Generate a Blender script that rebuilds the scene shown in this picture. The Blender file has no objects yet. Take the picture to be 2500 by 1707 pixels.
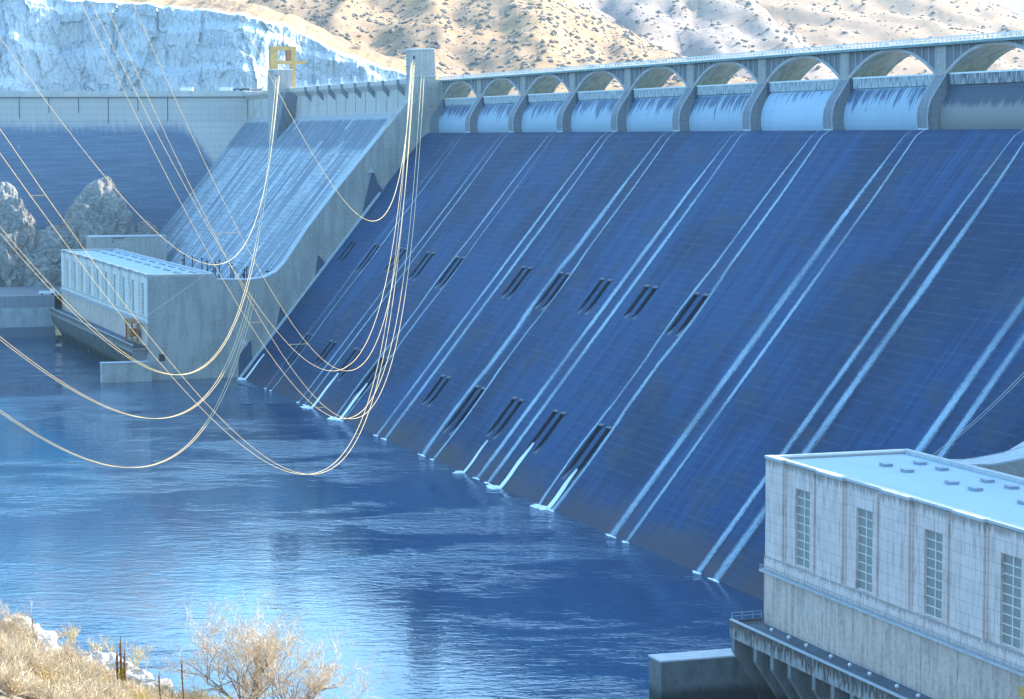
import bpy, math, random
import numpy as np
from mathutils import Vector, noise as mn

sc = bpy.context.scene
COL = sc.collection
PI = math.pi

# ------------------------------------------------------------------ camera
CAM = Vector((831.41, -253.91, 84.15))
YAW, PIT, ROL = -1.2410, 0.0879, -0.0020
fw = Vector((math.sin(YAW)*math.cos(PIT), math.cos(YAW)*math.cos(PIT), -math.sin(PIT)))
r0 = fw.cross(Vector((0, 0, 1))).normalized(); u0 = r0.cross(fw)
rt = math.cos(ROL)*r0 + math.sin(ROL)*u0
up = -math.sin(ROL)*r0 + math.cos(ROL)*u0
cam_d = bpy.data.cameras.new('camera'); cam = bpy.data.objects.new('camera', cam_d); COL.objects.link(cam)
cam_d.sensor_fit = 'HORIZONTAL'; cam_d.sensor_width = 36.0; cam_d.lens = 36.0*5916.2/2500
cam_d.clip_start = 0.5; cam_d.clip_end = 20000
from mathutils import Matrix
m = Matrix(((rt.x, up.x, -fw.x, CAM.x), (rt.y, up.y, -fw.y, CAM.y), (rt.z, up.z, -fw.z, CAM.z), (0, 0, 0, 1)))
cam.matrix_world = m
sc.camera = cam

# ------------------------------------------------------------------ light
ELEV = math.radians(32.45); AZ = math.radians(-15.0)        # azimuth from +Y (upstream) towards +X
sv = Vector((math.sin(AZ)*math.cos(ELEV), math.cos(AZ)*math.cos(ELEV), math.sin(ELEV)))
world = bpy.data.worlds.new("World"); sc.world = world; world.use_nodes = True
wn = world.node_tree; wn.nodes.clear()
sky = wn.nodes.new('ShaderNodeTexSky'); sky.sky_type = 'NISHITA'; sky.sun_disc = False
sky.sun_elevation = ELEV; sky.sun_rotation = AZ; sky.altitude = 400; sky.air_density = 1.15
sky.dust_density = 3.2; sky.ozone_density = 5.0
bg = wn.nodes.new('ShaderNodeBackground'); bg.inputs[1].default_value = 0.15
wo = wn.nodes.new('ShaderNodeOutputWorld')
tint = wn.nodes.new('ShaderNodeMix'); tint.data_type = 'RGBA'; tint.blend_type = 'MULTIPLY'; tint.inputs[0].default_value = 1.0
tint.inputs[7].default_value = (.86, 1.06, 1.03, 1)          # cool tint multiplied into the sky light
wn.links.new(sky.outputs[0], tint.inputs[6]); wn.links.new(tint.outputs[2], bg.inputs[0]); wn.links.new(bg.outputs[0], wo.inputs[0])
sl = bpy.data.lights.new('sun', 'SUN'); sl.energy = 2.4; sl.angle = math.radians(0.5); sl.color = (1.0, 0.87, 0.70)
so = bpy.data.objects.new('sun', sl); COL.objects.link(so)
so.rotation_euler = sv.to_track_quat('Z', 'Y').to_euler()
sc.view_settings.view_transform = 'Standard'; sc.view_settings.look = 'None'
sc.view_settings.exposure = 2.25; sc.view_settings.gamma = 1.0
sc.cycles.max_bounces = 5; sc.cycles.diffuse_bounces = 2; sc.cycles.glossy_bounces = 2
sc.cycles.transparent_max_bounces = 12; sc.cycles.volume_bounces = 0
sc.cycles.use_denoising = True

# ------------------------------------------------------------------ helpers
FH = Vector((fw.x, fw.y, 0)).normalized(); RH = Vector((-FH.y, FH.x, 0)) * -1
RH = Vector((FH.y, -FH.x, 0))                            # to the right of the view
def W(u, d, z): return Vector((CAM.x + RH.x*u + FH.x*d, CAM.y + RH.y*u + FH.y*d, z))
ORD = ['first', 'second', 'third', 'fourth', 'fifth', 'sixth', 'seventh', 'eighth', 'ninth', 'tenth', 'eleventh', 'twelfth',
       'thirteenth', 'fourteenth', 'fifteenth', 'sixteenth', 'seventeenth', 'eighteenth', 'nineteenth', 'twentieth']

class MB:
    def __init__(s): s.v = []; s.f = []; s.uv = None
    def add(s, vs, fs):
        o = len(s.v); s.v += [tuple(p) for p in vs]; s.f += [tuple(i+o for i in f) for f in fs]; return s
    def box(s, x0, x1, y0, y1, z0, z1):
        if x0 > x1: x0, x1 = x1, x0
        if y0 > y1: y0, y1 = y1, y0
        return s.add([(x0,y0,z0),(x1,y0,z0),(x1,y1,z0),(x0,y1,z0),(x0,y0,z1),(x1,y0,z1),(x1,y1,z1),(x0,y1,z1)],
                     [(0,3,2,1),(4,5,6,7),(0,1,5,4),(1,2,6,5),(2,3,7,6),(3,0,4,7)])
    def obox(s, c, hx, hy, hz, rz=0, rx=0):
        R = Matrix.Rotation(rz, 3, 'Z') @ Matrix.Rotation(rx, 3, 'X'); c = Vector(c); vs = []
        for a in ((-1,-1,-1),(1,-1,-1),(1,1,-1),(-1,1,-1),(-1,-1,1),(1,-1,1),(1,1,1),(-1,1,1)):
            vs.append(c + R @ Vector((a[0]*hx, a[1]*hy, a[2]*hz)))
        return s.add(vs, [(0,3,2,1),(4,5,6,7),(0,1,5,4),(1,2,6,5),(2,3,7,6),(3,0,4,7)])
    def prism_x(s, poly, x0, x1):      # poly of (y,z) extruded along x
        if x0 > x1: x0, x1 = x1, x0
        a = sum(poly[i][0]*poly[(i+1) % len(poly)][1]-poly[(i+1) % len(poly)][0]*poly[i][1] for i in range(len(poly)))
        if a < 0: poly = poly[::-1]
        n = len(poly)
        vs = [(x0, y, z) for y, z in poly]+[(x1, y, z) for y, z in poly]
        fs = [tuple(range(n))[::-1], tuple(range(n, 2*n))]
        fs += [(i, (i+1) % n, n+(i+1) % n, n+i) for i in range(n)]
        return s.add(vs, fs)
    def prism_y(s, poly, y0, y1):      # poly of (x,z) extruded along y
        n = len(poly)
        vs = [(x, y0, z) for x, z in poly]+[(x, y1, z) for x, z in poly]
        fs = [tuple(range(n)), tuple(range(n, 2*n))[::-1]]
        fs += [(i, n+i, n+(i+1) % n, (i+1) % n) for i in range(n)]
        return s.add(vs, fs)
    def tube(s, pts, rad, n=6, cap=True):
        pts = [Vector(p) for p in pts]
        if not hasattr(rad, '__len__'): rad = [rad]*len(pts)
        vs = []; fs = []
        for i, p in enumerate(pts):
            t = (pts[min(i+1, len(pts)-1)]-pts[max(i-1, 0)])
            t = t.normalized() if t.length > 1e-9 else Vector((0, 0, 1))
            a = t.cross(Vector((0, 0, 1)))
            if a.length < 1e-3: a = t.cross(Vector((1, 0, 0)))
            a.normalize(); b = t.cross(a)
            for k in range(n):
                th = 2*PI*k/n; vs.append(p+rad[i]*(math.cos(th)*a+math.sin(th)*b))
            if i:
                for k in range(n): fs.append(((i-1)*n+k, (i-1)*n+(k+1) % n, i*n+(k+1) % n, i*n+k))
        if cap: fs.append(tuple(range(n))); fs.append(tuple(range((len(pts)-1)*n, len(pts)*n))[::-1])
        return s.add(vs, fs)
    def bar(s, a, b, w, h=None):       # square bar
        return s.tube([a, b], w*0.7, 4)
    def build(s, name, mat, parent=None, smooth=False, uv=None):
        me = bpy.data.meshes.new(name)
        off = Vector(parent_loc(parent)) if parent else Vector((0, 0, 0))
        V = [(p[0]-off.x, p[1]-off.y, p[2]-off.z) for p in s.v]
        me.from_pydata(V, [], s.f); me.update()
        if mat: me.materials.append(mat)
        if smooth: me.polygons.foreach_set('use_smooth', [True]*len(me.polygons))
        if uv is not None:
            l = me.uv_layers.new(name='uv'); idx = np.empty(len(me.loops), dtype=np.int32); me.loops.foreach_get('vertex_index', idx)
            l.data.foreach_set('uv', np.asarray(uv, dtype=np.float32)[idx].ravel())
        o = bpy.data.objects.new(name, me); COL.objects.link(o)
        if parent: o.parent = parent
        return o
def build_each(mb, name, mat, parent, n=8):     # every box of the builder becomes a part of its own
    for i in range(0, len(mb.v), n):
        q = MB(); q.v = mb.v[i:i+n]; q.f = [tuple(a-i for a in f) for f in mb.f if i <= f[0] < i+n]; recalc(q.build(name, mat, parent))
def parent_loc(p):
    l = Vector(p.location)
    while p.parent: p = p.parent; l = l + Vector(p.location)
    return l
def tag(o, label, cat, group=None, kind=None):
    if label: o['label'] = label
    if cat: o['category'] = cat
    if group: o['group'] = group
    if kind: o['kind'] = kind
    return o
def thing(name, label, cat, loc=(0, 0, 0), group=None):
    o = bpy.data.objects.new(name, None); COL.objects.link(o); o.location = loc; o.empty_display_size = 2
    return tag(o, label, cat, group)
def recalc(o):
    import bmesh
    b = bmesh.new(); b.from_mesh(o.data); bmesh.ops.recalc_face_normals(b, faces=b.faces); b.to_mesh(o.data); b.free(); return o
def dup(root, delta, label=None):
    r = root.copy(); COL.objects.link(r); r.location = Vector(root.location)+Vector(delta)
    if label: r['label'] = label
    for ch in list(root.children):
        c = ch.copy(); COL.objects.link(c); c.parent = r
        for g in list(ch.children):
            d = g.copy(); COL.objects.link(d); d.parent = c
    return r

# ------------------------------------------------------------------ shader DSL
class G:
    def __init__(s, name):
        s.m = bpy.data.materials.new(name); s.m.use_nodes = True; s.t = s.m.node_tree; s.t.nodes.clear()
        s.out = s.n('ShaderNodeOutputMaterial'); s.geo = s.n('ShaderNodeNewGeometry')
        s.sep = s.n('ShaderNodeSeparateXYZ'); s.t.links.new(s.geo.outputs['Position'], s.sep.inputs[0])
        s.P = s.geo.outputs['Position']; s.x, s.y, s.z = s.sep.outputs
    def n(s, t): return s.t.nodes.new(t)
    def put(s, sock, v):
        if isinstance(v, bpy.types.NodeSocket): s.t.links.new(v, sock)
        elif isinstance(v, (tuple, list)) and len(v) == 3 and sock.type == 'RGBA': sock.default_value = (*v, 1)
        else: sock.default_value = v
    def math(s, op, a, b=0.0, c=0.0, clamp=False):
        n = s.n('ShaderNodeMath'); n.operation = op; n.use_clamp = clamp
        s.put(n.inputs[0], a); s.put(n.inputs[1], b); s.put(n.inputs[2], c); return n.outputs[0]
    def add(s, a, b): return s.math('ADD', a, b)
    def mul(s, a, b): return s.math('MULTIPLY', a, b)
    def sub(s, a, b): return s.math('SUBTRACT', a, b)
    def vec(s, x, y, z):
        n = s.n('ShaderNodeCombineXYZ'); s.put(n.inputs[0], x); s.put(n.inputs[1], y); s.put(n.inputs[2], z); return n.outputs[0]
    def sc(s, kx, ky, kz, src=None):
        n = s.n('ShaderNodeVectorMath'); n.operation = 'MULTIPLY'; s.put(n.inputs[0], src or s.P); n.inputs[1].default_value = (kx, ky, kz); return n.outputs[0]
    def noise(s, vec, scale=1.0, detail=3.0, rough=0.55, dist=0.0):
        n = s.n('ShaderNodeTexNoise'); s.put(n.inputs['Vector'], vec); s.put(n.inputs['Scale'], scale)
        n.inputs['Detail'].default_value = detail; n.inputs['Roughness'].default_value = rough; n.inputs['Distortion'].default_value = dist
        return n.outputs['Fac']
    def vor(s, vec, scale=1.0, feat='F1'):
        n = s.n('ShaderNodeTexVoronoi'); n.feature = feat; s.put(n.inputs['Vector'], vec); s.put(n.inputs['Scale'], scale); return n.outputs['Distance']
    def step(s, v, a, b):              # smooth map v from [a,b] to [0,1]
        n = s.n('ShaderNodeMapRange'); n.interpolation_type = 'SMOOTHSTEP'
        s.put(n.inputs['Value'], v); s.put(n.inputs['From Min'], a); s.put(n.inputs['From Max'], b); return n.outputs[0]
    def mix(s, f, a, b, mode='MIX'):
        n = s.n('ShaderNodeMix'); n.data_type = 'RGBA'; n.blend_type = mode; n.clamp_factor = True
        s.put(n.inputs[0], f); s.put(n.inputs[6], a); s.put(n.inputs[7], b); return n.outputs[2]
    def line(s, c, period, w, off=0.0):  # 1 on thin lines every period of coordinate c
        q = s.math('FRACT', s.math('DIVIDE', s.add(c, off), period))
        return s.math('LESS_THAN', q, w/period)
    def bump(s, h, strength=0.3, dist=0.1, nrm=None):
        n = s.n('ShaderNodeBump'); s.put(n.inputs['Height'], h); s.put(n.inputs['Strength'], strength); n.inputs['Distance'].default_value = dist
        if nrm: s.put(n.inputs['Normal'], nrm)
        return n.outputs[0]
    def bsdf(s, col, rough=0.8, spec=0.3, nrm=None, alpha=None, metal=0.0, ior=None):
        n = s.n('ShaderNodeBsdfPrincipled'); s.put(n.inputs['Base Color'], col); s.put(n.inputs['Roughness'], rough)
        s.put(n.inputs['Specular IOR Level'], spec); n.inputs['Metallic'].default_value = metal
        if ior: n.inputs['IOR'].default_value = ior
        if nrm: s.put(n.inputs['Normal'], nrm)
        if alpha is not None: s.put(n.inputs['Alpha'], alpha)
        s.t.links.new(n.outputs[0], s.out.inputs[0]); return s.m

def concrete(name, col, stain, h='x', fs=0.9, fz=0.06, amt=0.6, lift=1.52, joint=15.24, linedark=0.35, grime=0.25, rough=0.85, spec=0.2, joff=0.0, lo=0.42, hi=0.62):
    g = G(name)
    hc = {'x': g.x, 'y': g.y, 's': g.add(g.x, g.y)}[h]
    st = g.noise(g.vec(g.mul(hc, fs), 0.0, g.mul(g.z, fz)), 1.0, 4.0, 0.62)
    bl = g.noise(g.sc(.06, .06, .09), 1.0, 4.0, 0.6)
    fine = g.noise(g.sc(1.1, 1.1, 1.6), 1.0, 3.0, 0.7)
    f = g.mul(g.step(st, lo, hi), amt)
    c = g.mix(f, col, stain)
    c = g.mix(g.mul(g.step(bl, .35, .7), grime), c, tuple(a*.55 for a in col))
    c = g.mix(g.mul(g.step(fine, .35, .75), .28), c, tuple(min(1, a*1.5) for a in col))
    ln = g.math('MAXIMUM', g.line(g.z, lift, .14), g.line(hc, joint, .22, joff)) if lift else g.line(hc, joint, .22, joff)
    br = g.step(g.noise(g.vec(g.mul(hc, .25), 0.0, g.mul(g.z, .5)), 1.0, 2.0), .35, .65)
    c = g.mix(g.mul(g.mul(ln, br), linedark), c, tuple(a*.35 for a in stain))
    b = g.bump(g.add(g.mul(fine, .6), g.mul(ln, -.6)), .35, .15)
    return g.bsdf(c, rough, spec, b)
def plain(name, col, rough=0.7, spec=0.3, var=0.25, sc_=2.0, metal=0.0):
    g = G(name); f = g.noise(g.sc(sc_, sc_, sc_), 1.0, 3.0)
    return g.bsdf(g.mix(g.mul(g.step(f, .3, .7), var), col, tuple(a*.45 for a in col)), rough, spec, None, None, metal)

M = {}
# spillway face: dark wet concrete, lift lines, long drip stains, brown algae near the water
def mat_spill():
    g = G('wet_dam_concrete')
    hc = g.add(g.x, 0.0)
    st = g.noise(g.vec(g.mul(hc, .22), 0.0, g.mul(g.z, .012)), 1.0, 4.0, .6)
    st2 = g.noise(g.vec(g.mul(hc, 1.1), 0.0, g.mul(g.z, .03)), 1.0, 4.0, .65)
    hz = g.noise(g.vec(g.mul(hc, .09), 0.0, g.mul(g.z, .9)), 1.0, 4.0, .6)
    bl = g.noise(g.sc(.02, .02, .03), 1.0, 3.0, .6)
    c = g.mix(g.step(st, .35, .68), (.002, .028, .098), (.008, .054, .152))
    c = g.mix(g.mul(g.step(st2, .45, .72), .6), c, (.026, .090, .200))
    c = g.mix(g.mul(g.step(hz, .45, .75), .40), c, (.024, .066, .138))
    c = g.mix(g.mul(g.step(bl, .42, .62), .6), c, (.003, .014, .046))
    bw = g.noise(g.vec(g.mul(hc, .05), 5.0, g.mul(g.z, .12)), 1.0, 5.0, .7)
    c = g.mix(g.mul(g.step(bw, .50, .66), .6), c, (.036, .048, .072))
    br = g.step(g.noise(g.vec(g.mul(hc, .12), 0.0, g.mul(g.z, .6)), 1.0, 3.0), .38, .6)
    ln = g.mul(g.line(g.z, 1.524, .34), br)
    c = g.mix(g.mul(ln, .26), c, (.055, .105, .19))
    c = g.mix(g.mul(g.line(hc, 15.24, .4), .35), c, (.03, .045, .08))
    low = g.mul(g.step(g.add(g.z, g.mul(g.noise(g.sc(.07, .07, .1), 1.0, 4.0), 16.0)), 17.0, 8.5), .6)
    c = g.mix(low, c, (.085, .060, .058))
    b = g.bump(g.add(g.mul(st2, .5), g.mul(g.noise(g.sc(1, 1, 1.5), 1.0, 3.0), .5)), .3, .2)
    return g.bsdf(c, .6, .12, b)
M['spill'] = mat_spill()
M['conc'] = concrete('pale_concrete', (.40, .37, .34), (.24, .24, .24), 's', amt=.5)
M['concx'] = concrete('parapet_concrete', (.52, .47, .42), (.34, .34, .36), 'x', fs=.5, amt=.5, lift=3.05, linedark=.3)
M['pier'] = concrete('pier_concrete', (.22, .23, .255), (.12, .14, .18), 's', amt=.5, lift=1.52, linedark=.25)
M['end'] = concrete('end_wall_concrete', (.40, .37, .33), (.22, .225, .23), 'y', fs=.35, fz=.05, amt=.6, lift=3.05, joint=60, linedark=.18, grime=.5)
def mat_slab():
    g = G('streaked_slope_concrete')
    st = g.noise(g.vec(g.mul(g.x, .45), 0.0, g.mul(g.z, .022)), 1.0, 5.0, .68)
    st2 = g.noise(g.vec(g.mul(g.x, .16), 7.0, g.mul(g.z, .012)), 1.0, 3.0, .6)
    hz = g.noise(g.vec(g.mul(g.x, .08), 0.0, g.mul(g.z, .9)), 1.0, 5.0, .7)
    c = g.mix(g.step(g.add(g.mul(st, .7), g.mul(st2, .3)), .42, .58), (.13, .17, .215), (.48, .52, .54))
    c = g.mix(g.mul(g.step(hz, .45, .62), .55), c, (.17, .20, .25))
    band = g.mul(g.step(g.add(g.z, g.mul(st, 5.0)), 80.0, 83.0), g.step(g.add(g.z, g.mul(st, 4.0)), 93.5, 92.0))
    c = g.mix(g.mul(band, .65), c, (.07, .105, .16))
    c = g.mix(g.mul(g.line(g.z, 1.524, .3), g.mul(g.step(hz, .4, .6), .45)), c, (.11, .14, .19))
    c = g.mix(g.mul(g.line(g.x, 15.24, .35), .4), c, (.09, .12, .17))
    # pale patch repairs with edges of their own
    bx = g.math('FLOOR', g.math('DIVIDE', g.x, 3.8)); bz = g.math('FLOOR', g.math('DIVIDE', g.z, 4.57))
    wn_ = g.n('ShaderNodeTexWhiteNoise'); g.put(wn_.inputs['Vector'], g.vec(bx, bz, 0.0))
    c = g.mix(g.mul(g.math('GREATER_THAN', wn_.outputs['Value'], .965), .6), c, (.42, .46, .5))
    top = g.step(g.add(g.z, g.mul(g.noise(g.sc(.5, 0, .1), 1.0, 3.0), 2.5)), 91.6, 92.8)
    c = g.mix(top, c, (.36, .37, .38))
    return g.bsdf(c, .7, .35, g.bump(st, .3, .3))
M['slab'] = mat_slab()
def mat_fore():
    g = G('forebay_wall_concrete')
    hc = g.y
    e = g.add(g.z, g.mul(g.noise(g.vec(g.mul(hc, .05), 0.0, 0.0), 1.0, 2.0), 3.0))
    rise = g.mul(g.step(g.y, -28.0, -4.0), 26.0)                       # dark lower zone drops away towards the corner
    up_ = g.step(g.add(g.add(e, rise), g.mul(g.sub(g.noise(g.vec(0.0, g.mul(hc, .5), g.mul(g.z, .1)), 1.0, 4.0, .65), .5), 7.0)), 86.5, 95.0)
    st = g.noise(g.vec(g.mul(hc, .8), 0.0, g.mul(g.z, .08)), 1.0, 4.0, .6)
    pale = g.mix(g.mul(g.step(st, .4, .7), .35), (.50, .45, .41), (.34, .35, .38))
    hz = g.noise(g.vec(g.mul(hc, .06), 0.0, g.mul(g.z, .8)), 1.0, 5.0, .7)
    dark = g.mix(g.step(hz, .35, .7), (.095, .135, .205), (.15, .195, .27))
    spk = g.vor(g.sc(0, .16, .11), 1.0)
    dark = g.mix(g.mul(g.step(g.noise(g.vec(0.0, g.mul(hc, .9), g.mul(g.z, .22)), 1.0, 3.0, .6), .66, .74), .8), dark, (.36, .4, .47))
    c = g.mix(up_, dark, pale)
    c = g.mix(g.mul(g.line(g.z, 3.05, .25), .25), c, (.12, .14, .18))
    return g.bsdf(c, .8, .25, g.bump(hz, .3, .3))
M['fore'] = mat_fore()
def mat_phouse(name, base, k=1.0):
    g = G(name)
    hc = g.x
    st = g.noise(g.vec(g.mul(hc, 1.6), 0.0, g.mul(g.z, .16)), 1.0, 5.0, .7)
    st2 = g.noise(g.vec(g.mul(hc, .3), 3.0, g.mul(g.z, .2)), 1.0, 4.0, .6)
    c = g.mix(g.mul(g.step(st, .48, .66), .55*k), base, tuple(a*.42 for a in base))
    c = g.mix(g.mul(g.step(st2, .4, .7), .35), c, tuple(a*.7 for a in base))
    # form panels of slightly different tone
    wn_ = g.n('ShaderNodeTexWhiteNoise'); g.put(wn_.inputs['Vector'], g.vec(g.math('FLOOR', g.math('DIVIDE', hc, 3.9)), g.math('FLOOR', g.math('DIVIDE', g.z, 1.5)), 1.0))
    c = g.mix(g.mul(wn_.outputs['Value'], .22), c, tuple(min(1, a*1.28) for a in base))
    # rain stain hanging from the coping and from each ledge
    for zt, L in ((36.4, 2.6), (21.7, 1.2), (19.5, 3.0)):
        drip = g.noise(g.vec(g.mul(hc, 2.6), zt, g.mul(g.z, .12)), 1.0, 4.0, .65)
        ln = g.mul(g.step(g.z, zt-L, zt), g.math('LESS_THAN', g.z, zt))
        c = g.mix(g.mul(g.step(g.add(g.mul(ln, .5), drip), .72, .98), .65), c, tuple(a*.25 for a in base))
    ln = g.math('MAXIMUM', g.line(g.z, 1.5, .07), g.line(hc, 3.88, .08, -505.0+3.88*200))
    c = g.mix(g.mul(ln, .5), c, tuple(a*.35 for a in base))
    return g.bsdf(c, .85, .2, g.bump(g.sub(st, g.mul(ln, .8)), .3, .12))
M['ph'] = mat_phouse('powerhouse_concrete', (.67, .54, .49), 1.3)
M['phf'] = mat_phouse('far_powerhouse_concrete', (.70, .64, .57), .8)
M['phlow'] = concrete('powerhouse_base_concrete', (.58, .455, .39), (.34, .265, .225), 'x', fs=.9, fz=.14, amt=.75, lift=0, joint=9.7, linedark=.6, joff=-505.0+970, grime=.35)
def mat_rust():
    g = G('rust_stained_concrete')
    d = g.noise(g.vec(g.mul(g.x, 1.7), 0.0, g.mul(g.z, .35)), 1.0, 5.0, .75)
    b = g.noise(g.sc(.5, .5, .5), 1.0, 3.0)
    c = g.mix(g.step(g.add(d, g.mul(g.sub(g.z, 11.2), .06)), .38, .55), (.30, .30, .29), (.075, .055, .05))
    c = g.mix(g.mul(g.step(b, .5, .75), .5), c, (.24, .12, .07))
    return g.bsdf(c, .9, .2)
M['rust'] = mat_rust()
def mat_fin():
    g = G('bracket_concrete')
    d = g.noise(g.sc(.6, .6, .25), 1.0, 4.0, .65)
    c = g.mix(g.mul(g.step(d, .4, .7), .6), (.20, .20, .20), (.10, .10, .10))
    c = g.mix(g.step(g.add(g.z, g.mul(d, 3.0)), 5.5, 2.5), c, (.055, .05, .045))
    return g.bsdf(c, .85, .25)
M['fin'] = mat_fin()
def mat_wing():
    g = G('algae_dark_concrete'); n = g.noise(g.sc(.4, .4, .2), 1.0, 5.0, .65)
    c = g.mix(g.step(n, .35, .7), (.155, .16, .16), (.085, .09, .095))
    c = g.mix(g.step(g.add(g.z, g.mul(n, 3.0)), 4.6, 2.6), c, (.035, .035, .035))
    return g.bsdf(c, .8, .25)
M['wingdark'] = mat_wing()
M['roof'] = plain('roof_membrane', (.34, .45, .54), .85, .2, .12, .15)
M['glass'] = plain('window_glass', (.25, .24, .225), .35, .5, .2, .5)
M['mullion'] = plain('mullion_paint', (.72, .68, .62), .6)
M['deckroad'] = plain('deck_paving', (.13, .15, .18), .8, .3, .5, .3)
M['steel'] = plain('galvanised_steel', (.35, .37, .4), .5, .5, .3, 2)
M['vent'] = plain('vent_cowl', (.30, .36, .42), .7, .3, .2, 1)
M['teal'] = plain('bridge_edge_paint', (.16, .27, .27), .6, .4, .3, .4)
M['white'] = plain('white_paint', (.75, .76, .76), .5, .4, .15, 1)
M['red'] = plain('red_paint', (.55, .08, .05), .5, .4, .2, 1)
M['yellow'] = plain('crane_paint', (.62, .36, .10), .55, .4, .35, .8)
M['orange'] = plain('rusty_orange_paint', (.42, .17, .06), .65, .3, .5, .8)
M['dark'] = plain('dark_opening', (.03, .035, .045), .6, .3, .2, 1)
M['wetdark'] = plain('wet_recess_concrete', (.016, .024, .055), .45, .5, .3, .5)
M['stainshade'] = plain('stained_shaded_concrete', (.05, .075, .14), .55, .4, .35, .3)  # dark tone carrying water stain and the shade of recesses
M['tyre'] = plain('tyre_rubber', (.02, .02, .02), .8)
M['bluecar'] = plain('blue_car_paint', (.05, .12, .22), .35, .5, .1, 1)
M['arch'] = None
def mat_arch():
    g = G('arch_soffit_concrete')
    n = g.noise(g.vec(g.mul(g.x, .12), g.mul(g.y, .9), g.mul(g.z, .6)), 1.0, 4.0, .65)
    c = g.mix(g.step(n, .4, .65), (.62, .62, .52), (.42, .43, .36))
    return g.bsdf(c, .85, .2)
M['arch'] = mat_arch()
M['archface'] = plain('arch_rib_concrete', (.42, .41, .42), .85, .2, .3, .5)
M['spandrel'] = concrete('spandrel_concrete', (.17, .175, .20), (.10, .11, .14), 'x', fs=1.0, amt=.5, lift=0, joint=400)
M['lip'] = plain('water_worn_lip', (.45, .48, .50), .7, .3, .3, 1)
def mat_gate(name, pale, darkc, thr, brown=False):
    g = G(name)
    oi = g.n('ShaderNodeObjectInfo'); rnd = g.mul(oi.outputs['Random'], 57.0)
    xx = g.add(g.x, g.mul(rnd, 13.0))
    st = g.noise(g.vec(g.mul(xx, .55), rnd, g.mul(g.z, .07)), 1.0, 5.0, .72)
    st2 = g.noise(g.vec(g.mul(xx, 2.4), rnd, g.mul(g.z, .12)), 1.0, 4.0, .65)
    hgt = g.step(g.z, 86.5, 94.5)                                     # drip marks start under the seal and die out downwards
    f = g.step(g.add(g.add(g.mul(st, .75), g.mul(st2, .35)), g.mul(g.sub(hgt, 1.0), .24)), thr, thr+.07)
    c = g.mix(f, pale, darkc)
    c = g.mix(g.mul(g.step(st2, .5, .7), .3), c, tuple(a*.6 for a in pale))
    c = g.mix(g.mul(g.step(g.z, 94.2, 94.8), .7), c, tuple(min(1, a*1.05) for a in pale))
    c = g.mix(g.mul(g.line(g.z, 2.6, .09, 1.0), .25), c, tuple(a*.4 for a in pale))
    if brown: c = g.mix(g.step(g.add(g.z, g.mul(st, 3.0)), 92.8, 91.0), c, (.20, .19, .19))
    return g.bsdf(c, .55, .4, g.bump(st2, .15, .1))
M['gate'] = mat_gate('drum_gate_paint', (.28, .385, .48), (.03, .075, .16), .455)
M['gateclean'] = mat_gate('clean_drum_gate_paint', (.33, .45, .57), (.05, .10, .20), .545)
M['gatedark'] = mat_gate('dark_drum_gate_paint', (.09, .10, .13), (.025, .04, .08), .36, True)
def mat_seal(name, a, b):
    g = G(name); st = g.noise(g.vec(g.mul(g.x, 1.4), 0.0, g.mul(g.z, .25)), 1.0, 4.0, .7)
    return g.bsdf(g.mix(g.step(st, .42, .60), a, b), .7, .3)
M['seal'] = mat_seal('seal_plate', (.46, .50, .51), (.16, .20, .23))
M['sealdark'] = mat_seal('dark_seal_plate', (.34, .36, .38), (.05, .055, .075))
def mat_stream():
    g = G('running_white_water')
    uv = g.n('ShaderNodeUVMap'); s2 = g.n('ShaderNodeSeparateXYZ'); g.t.links.new(uv.outputs[0], s2.inputs[0]); U, V = s2.outputs[0], s2.outputs[1]
    e = g.math('ABSOLUTE', g.sub(U, .5))
    n1 = g.noise(g.vec(g.mul(U, 5.0), g.mul(V, .11), g.mul(g.x, .01)), 1.0, 4.0, .7)
    n2 = g.noise(g.sc(1.5, 1.2, 1.2), 1.0, 3.0, .85)
    t = g.add(g.mul(n1, .55), g.mul(n2, .95))
    n3 = g.noise(g.vec(g.mul(U, 9.0), g.mul(V, .05), g.mul(g.x, .01)), 1.0, 3.0, .7)
    a = g.mul(g.step(g.sub(g.add(g.mul(t, .75), g.mul(n3, .35)), g.mul(e, 1.0)), .26, .72), .9)
    a = g.mul(a, g.step(e, .5, .12))
    oi = g.n('ShaderNodeObjectInfo'); lg = g.noise(g.vec(g.mul(V, .035), g.mul(oi.outputs['Random'], 40.0), 0.0), 1.0, 3.0)
    a = g.mul(a, g.add(g.mul(g.step(lg, .3, .65), .55), .42))
    return g.bsdf((.33, .46, .57), .6, .3, None, a)
M['stream'] = mat_stream()
def mat_foam():
    g = G('foam'); n = g.noise(g.sc(1.5, 1.5, 1.5), 1.0, 4.0, .7)
    return g.bsdf(g.mix(n, (.75, .82, .86), (.9, .94, .96)), .7, .3)
M['foam'] = mat_foam()
def mat_wire():
    g = G('aluminium_conductor'); n = g.noise(g.sc(.5, .5, .5), 1.0, 2.0)
    return g.bsdf(g.mix(n, (.62, .44, .16), (.72, .54, .24)), .45, .5)
M['wire'] = mat_wire()
M['wiredim'] = plain('weathered_conductor', (.42, .44, .47), .6)
def pix0(px, py):                                        # where a photo point meets the river surface
    d = fw + rt*((px-1250)/5916.2) - up*((py-853.5)/5916.2); return CAM+d*(-CAM.z/d.z)
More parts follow.
